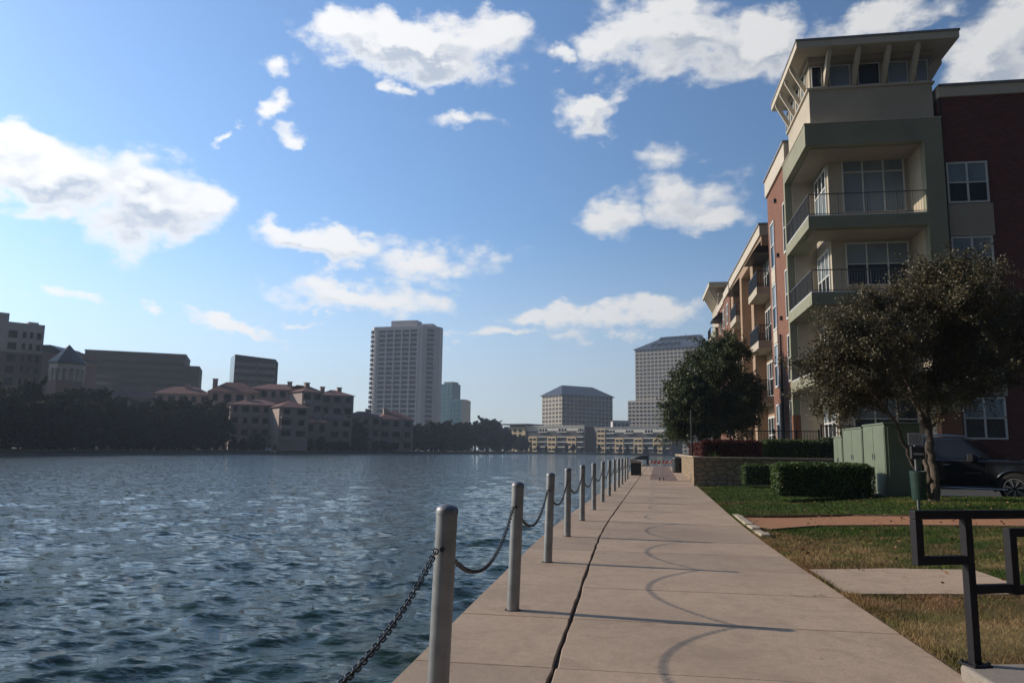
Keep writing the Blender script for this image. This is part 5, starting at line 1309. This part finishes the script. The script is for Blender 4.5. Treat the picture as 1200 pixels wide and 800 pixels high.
def cloud_density(dx, dy, after=None):
    # density of cumulus at this direction, shifted by (dx, dy) radians
    v0 = N.n('ShaderNodeVectorMath', operation='ADD'); N.l(w1.outputs[0], v0.inputs[0]); v0.inputs[1].default_value = (dx,dy,0)
    if after is not None:      # evaluated after the first pass
        cx_ = N.n('ShaderNodeCombineXYZ'); N.l(N.math('MULTIPLY_ADD', after, 1e-6), cx_.inputs[0]); cx_.inputs[1].default_value = dy; N.l(cx_.outputs[0], v0.inputs[1]); cx_.inputs[0].links[0].from_node.inputs[2].default_value = dx
    acc = None
    for (px,py,rx,ry,s_) in BL:
        a_, e_ = azel(px,py); c0, c1 = azel(px+rx,py), azel(px,py-ry)
        mp = N.n('ShaderNodeMapping', vector_type='TEXTURE'); N.l(v0.outputs[0], mp.inputs[0]); mp.inputs['Location'].default_value = (a_,e_,0); mp.inputs['Scale'].default_value = (abs(c0[0]-a_)*1.22, abs(c1[1]-e_)*1.28, 1)
        ln_ = N.n('ShaderNodeVectorMath', operation='LENGTH'); N.l(mp.outputs[0], ln_.inputs[0])
        v = N.math('SUBTRACT', s_, N.math('MULTIPLY', ln_.outputs['Value'], s_))
        acc = v if acc is None else N.math('MAXIMUM', acc, v)
    p = N.n('ShaderNodeVectorMath', operation='ADD'); N.l(mpn.outputs[0], p.inputs[0]); p.inputs[1].default_value = (dx,0,dy*1.6)
    if after is not None:
        cx2 = N.n('ShaderNodeCombineXYZ'); N.l(cx_.inputs[0].links[0].from_socket, cx2.inputs[0]); cx2.inputs[2].default_value = dy*1.6; N.l(cx2.outputs[0], p.inputs[1])
    big = N.noise(p.outputs[0], 15, 7, .64, .2); med = N.noise(p.outputs[0], 6.5, 4, .5, .3)
    vo = N.n('ShaderNodeTexVoronoi', feature='F1'); vo.inputs['Scale'].default_value = 24; vo.inputs['Detail'].default_value = 1.5; N.l(p.outputs[0], vo.inputs['Vector'])
    nz = N.math('ADD', N.math('MULTIPLY', N.math('SUBTRACT', big, .5), 1.0), N.math('MULTIPLY', N.math('SUBTRACT', med, .5), .7))
    nz = N.math('ADD', nz, N.math('MULTIPLY', N.math('SUBTRACT', .56, vo.outputs['Distance']), .40))
    return acc, N.math('ADD', acc, N.math('MULTIPLY', nz, .85)), med
acc, dens, med = cloud_density(0, 0)
_, dens2, _m = cloud_density(-.020, .022, dens)      # a step towards the sun and up
gate = mrange(acc, -.16, .12)
alpha = N.math('MULTIPLY', mrange(dens, .0, .50), gate)
lit = mrange(N.math('SUBTRACT', dens, dens2), -.20, .26)
thick = mrange(dens, .26, .70)
core = N.math('MULTIPLY', N.math('SUBTRACT', 1.0, lit), thick)
dt = N.n('ShaderNodeVectorMath', operation='DOT_PRODUCT'); N.l(tcd, dt.inputs[0]); dt.inputs[1].default_value = sd
glow = mrange(dt.outputs['Value'], .0, .85, .78, 1.15)
cw = N.mix(core, CL1, CL2); cwg = N.n('ShaderNodeVectorMath', operation='SCALE'); N.l(cw, cwg.inputs[0]); N.l(glow, cwg.inputs['Scale'])
# thin high veil towards the horizon, and sky dimmed away from the sun and behind the camera to deepen shade
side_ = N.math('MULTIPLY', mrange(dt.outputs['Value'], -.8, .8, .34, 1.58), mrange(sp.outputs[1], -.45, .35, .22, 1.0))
hzn = mrange(sp.outputs[2], -.02, .30, .62, 0.0)
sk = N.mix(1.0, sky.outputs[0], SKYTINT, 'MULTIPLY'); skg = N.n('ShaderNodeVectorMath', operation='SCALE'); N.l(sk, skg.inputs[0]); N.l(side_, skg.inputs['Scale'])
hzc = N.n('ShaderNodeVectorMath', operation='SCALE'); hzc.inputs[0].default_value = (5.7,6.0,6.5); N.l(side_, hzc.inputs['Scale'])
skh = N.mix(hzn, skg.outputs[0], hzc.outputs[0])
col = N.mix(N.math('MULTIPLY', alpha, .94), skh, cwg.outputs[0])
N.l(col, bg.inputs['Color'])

hm = bpy.data.materials.new('haze_air'); hm.use_nodes = True; ht_ = hm.node_tree; ht_.nodes.clear(); HN = NT(ht_)
ho = HN.n('ShaderNodeOutputMaterial'); hv = HN.n('ShaderNodeVolumePrincipled'); hv.inputs['Color'].default_value = (.66,.80,1.0,1); hv.inputs['Density'].default_value = .00030; hv.inputs['Anisotropy'].default_value = .2; HN.l(hv.outputs[0], ho.inputs['Volume'])
hz_ = MB(); hz_.box(-1600,1600,-200,1700,-3,150); hz_ = hz_.build('haze', hm); hz_['kind'] = 'stuff'; hz_['label'] = 'thin pale blue haze in the air over the lake'; hz_['category'] = 'haze'
SC.cycles.volume_bounces = 0

cd = bpy.data.cameras.new('camera'); cd.sensor_width = 36; cd.sensor_fit = 'HORIZONTAL'; cd.lens = FPX*36/1200; cd.clip_end = 12000; cd.clip_start = .05
co = bpy.data.objects.new('camera', cd); COL.objects.link(co)
Rm = Matrix(((RT[0],UP[0],-FW[0]),(RT[1],UP[1],-FW[1]),(RT[2],UP[2],-FW[2]))); co.matrix_world = Matrix.Translation(Vector(CAM)) @ Rm.to_4x4()
SC.camera = co
SC.view_settings.view_transform = 'Standard'; SC.view_settings.look = 'None'; SC.view_settings.gamma = 1; SC.view_settings.exposure = -.24; SC.view_settings.use_curve_mapping = False
SC.render.engine = 'CYCLES'; SC.cycles.use_denoising = True; SC.cycles.max_bounces = 6; SC.cycles.transparent_max_bounces = 4
SC.cycles.use_adaptive_sampling = True; SC.cycles.adaptive_threshold = .015
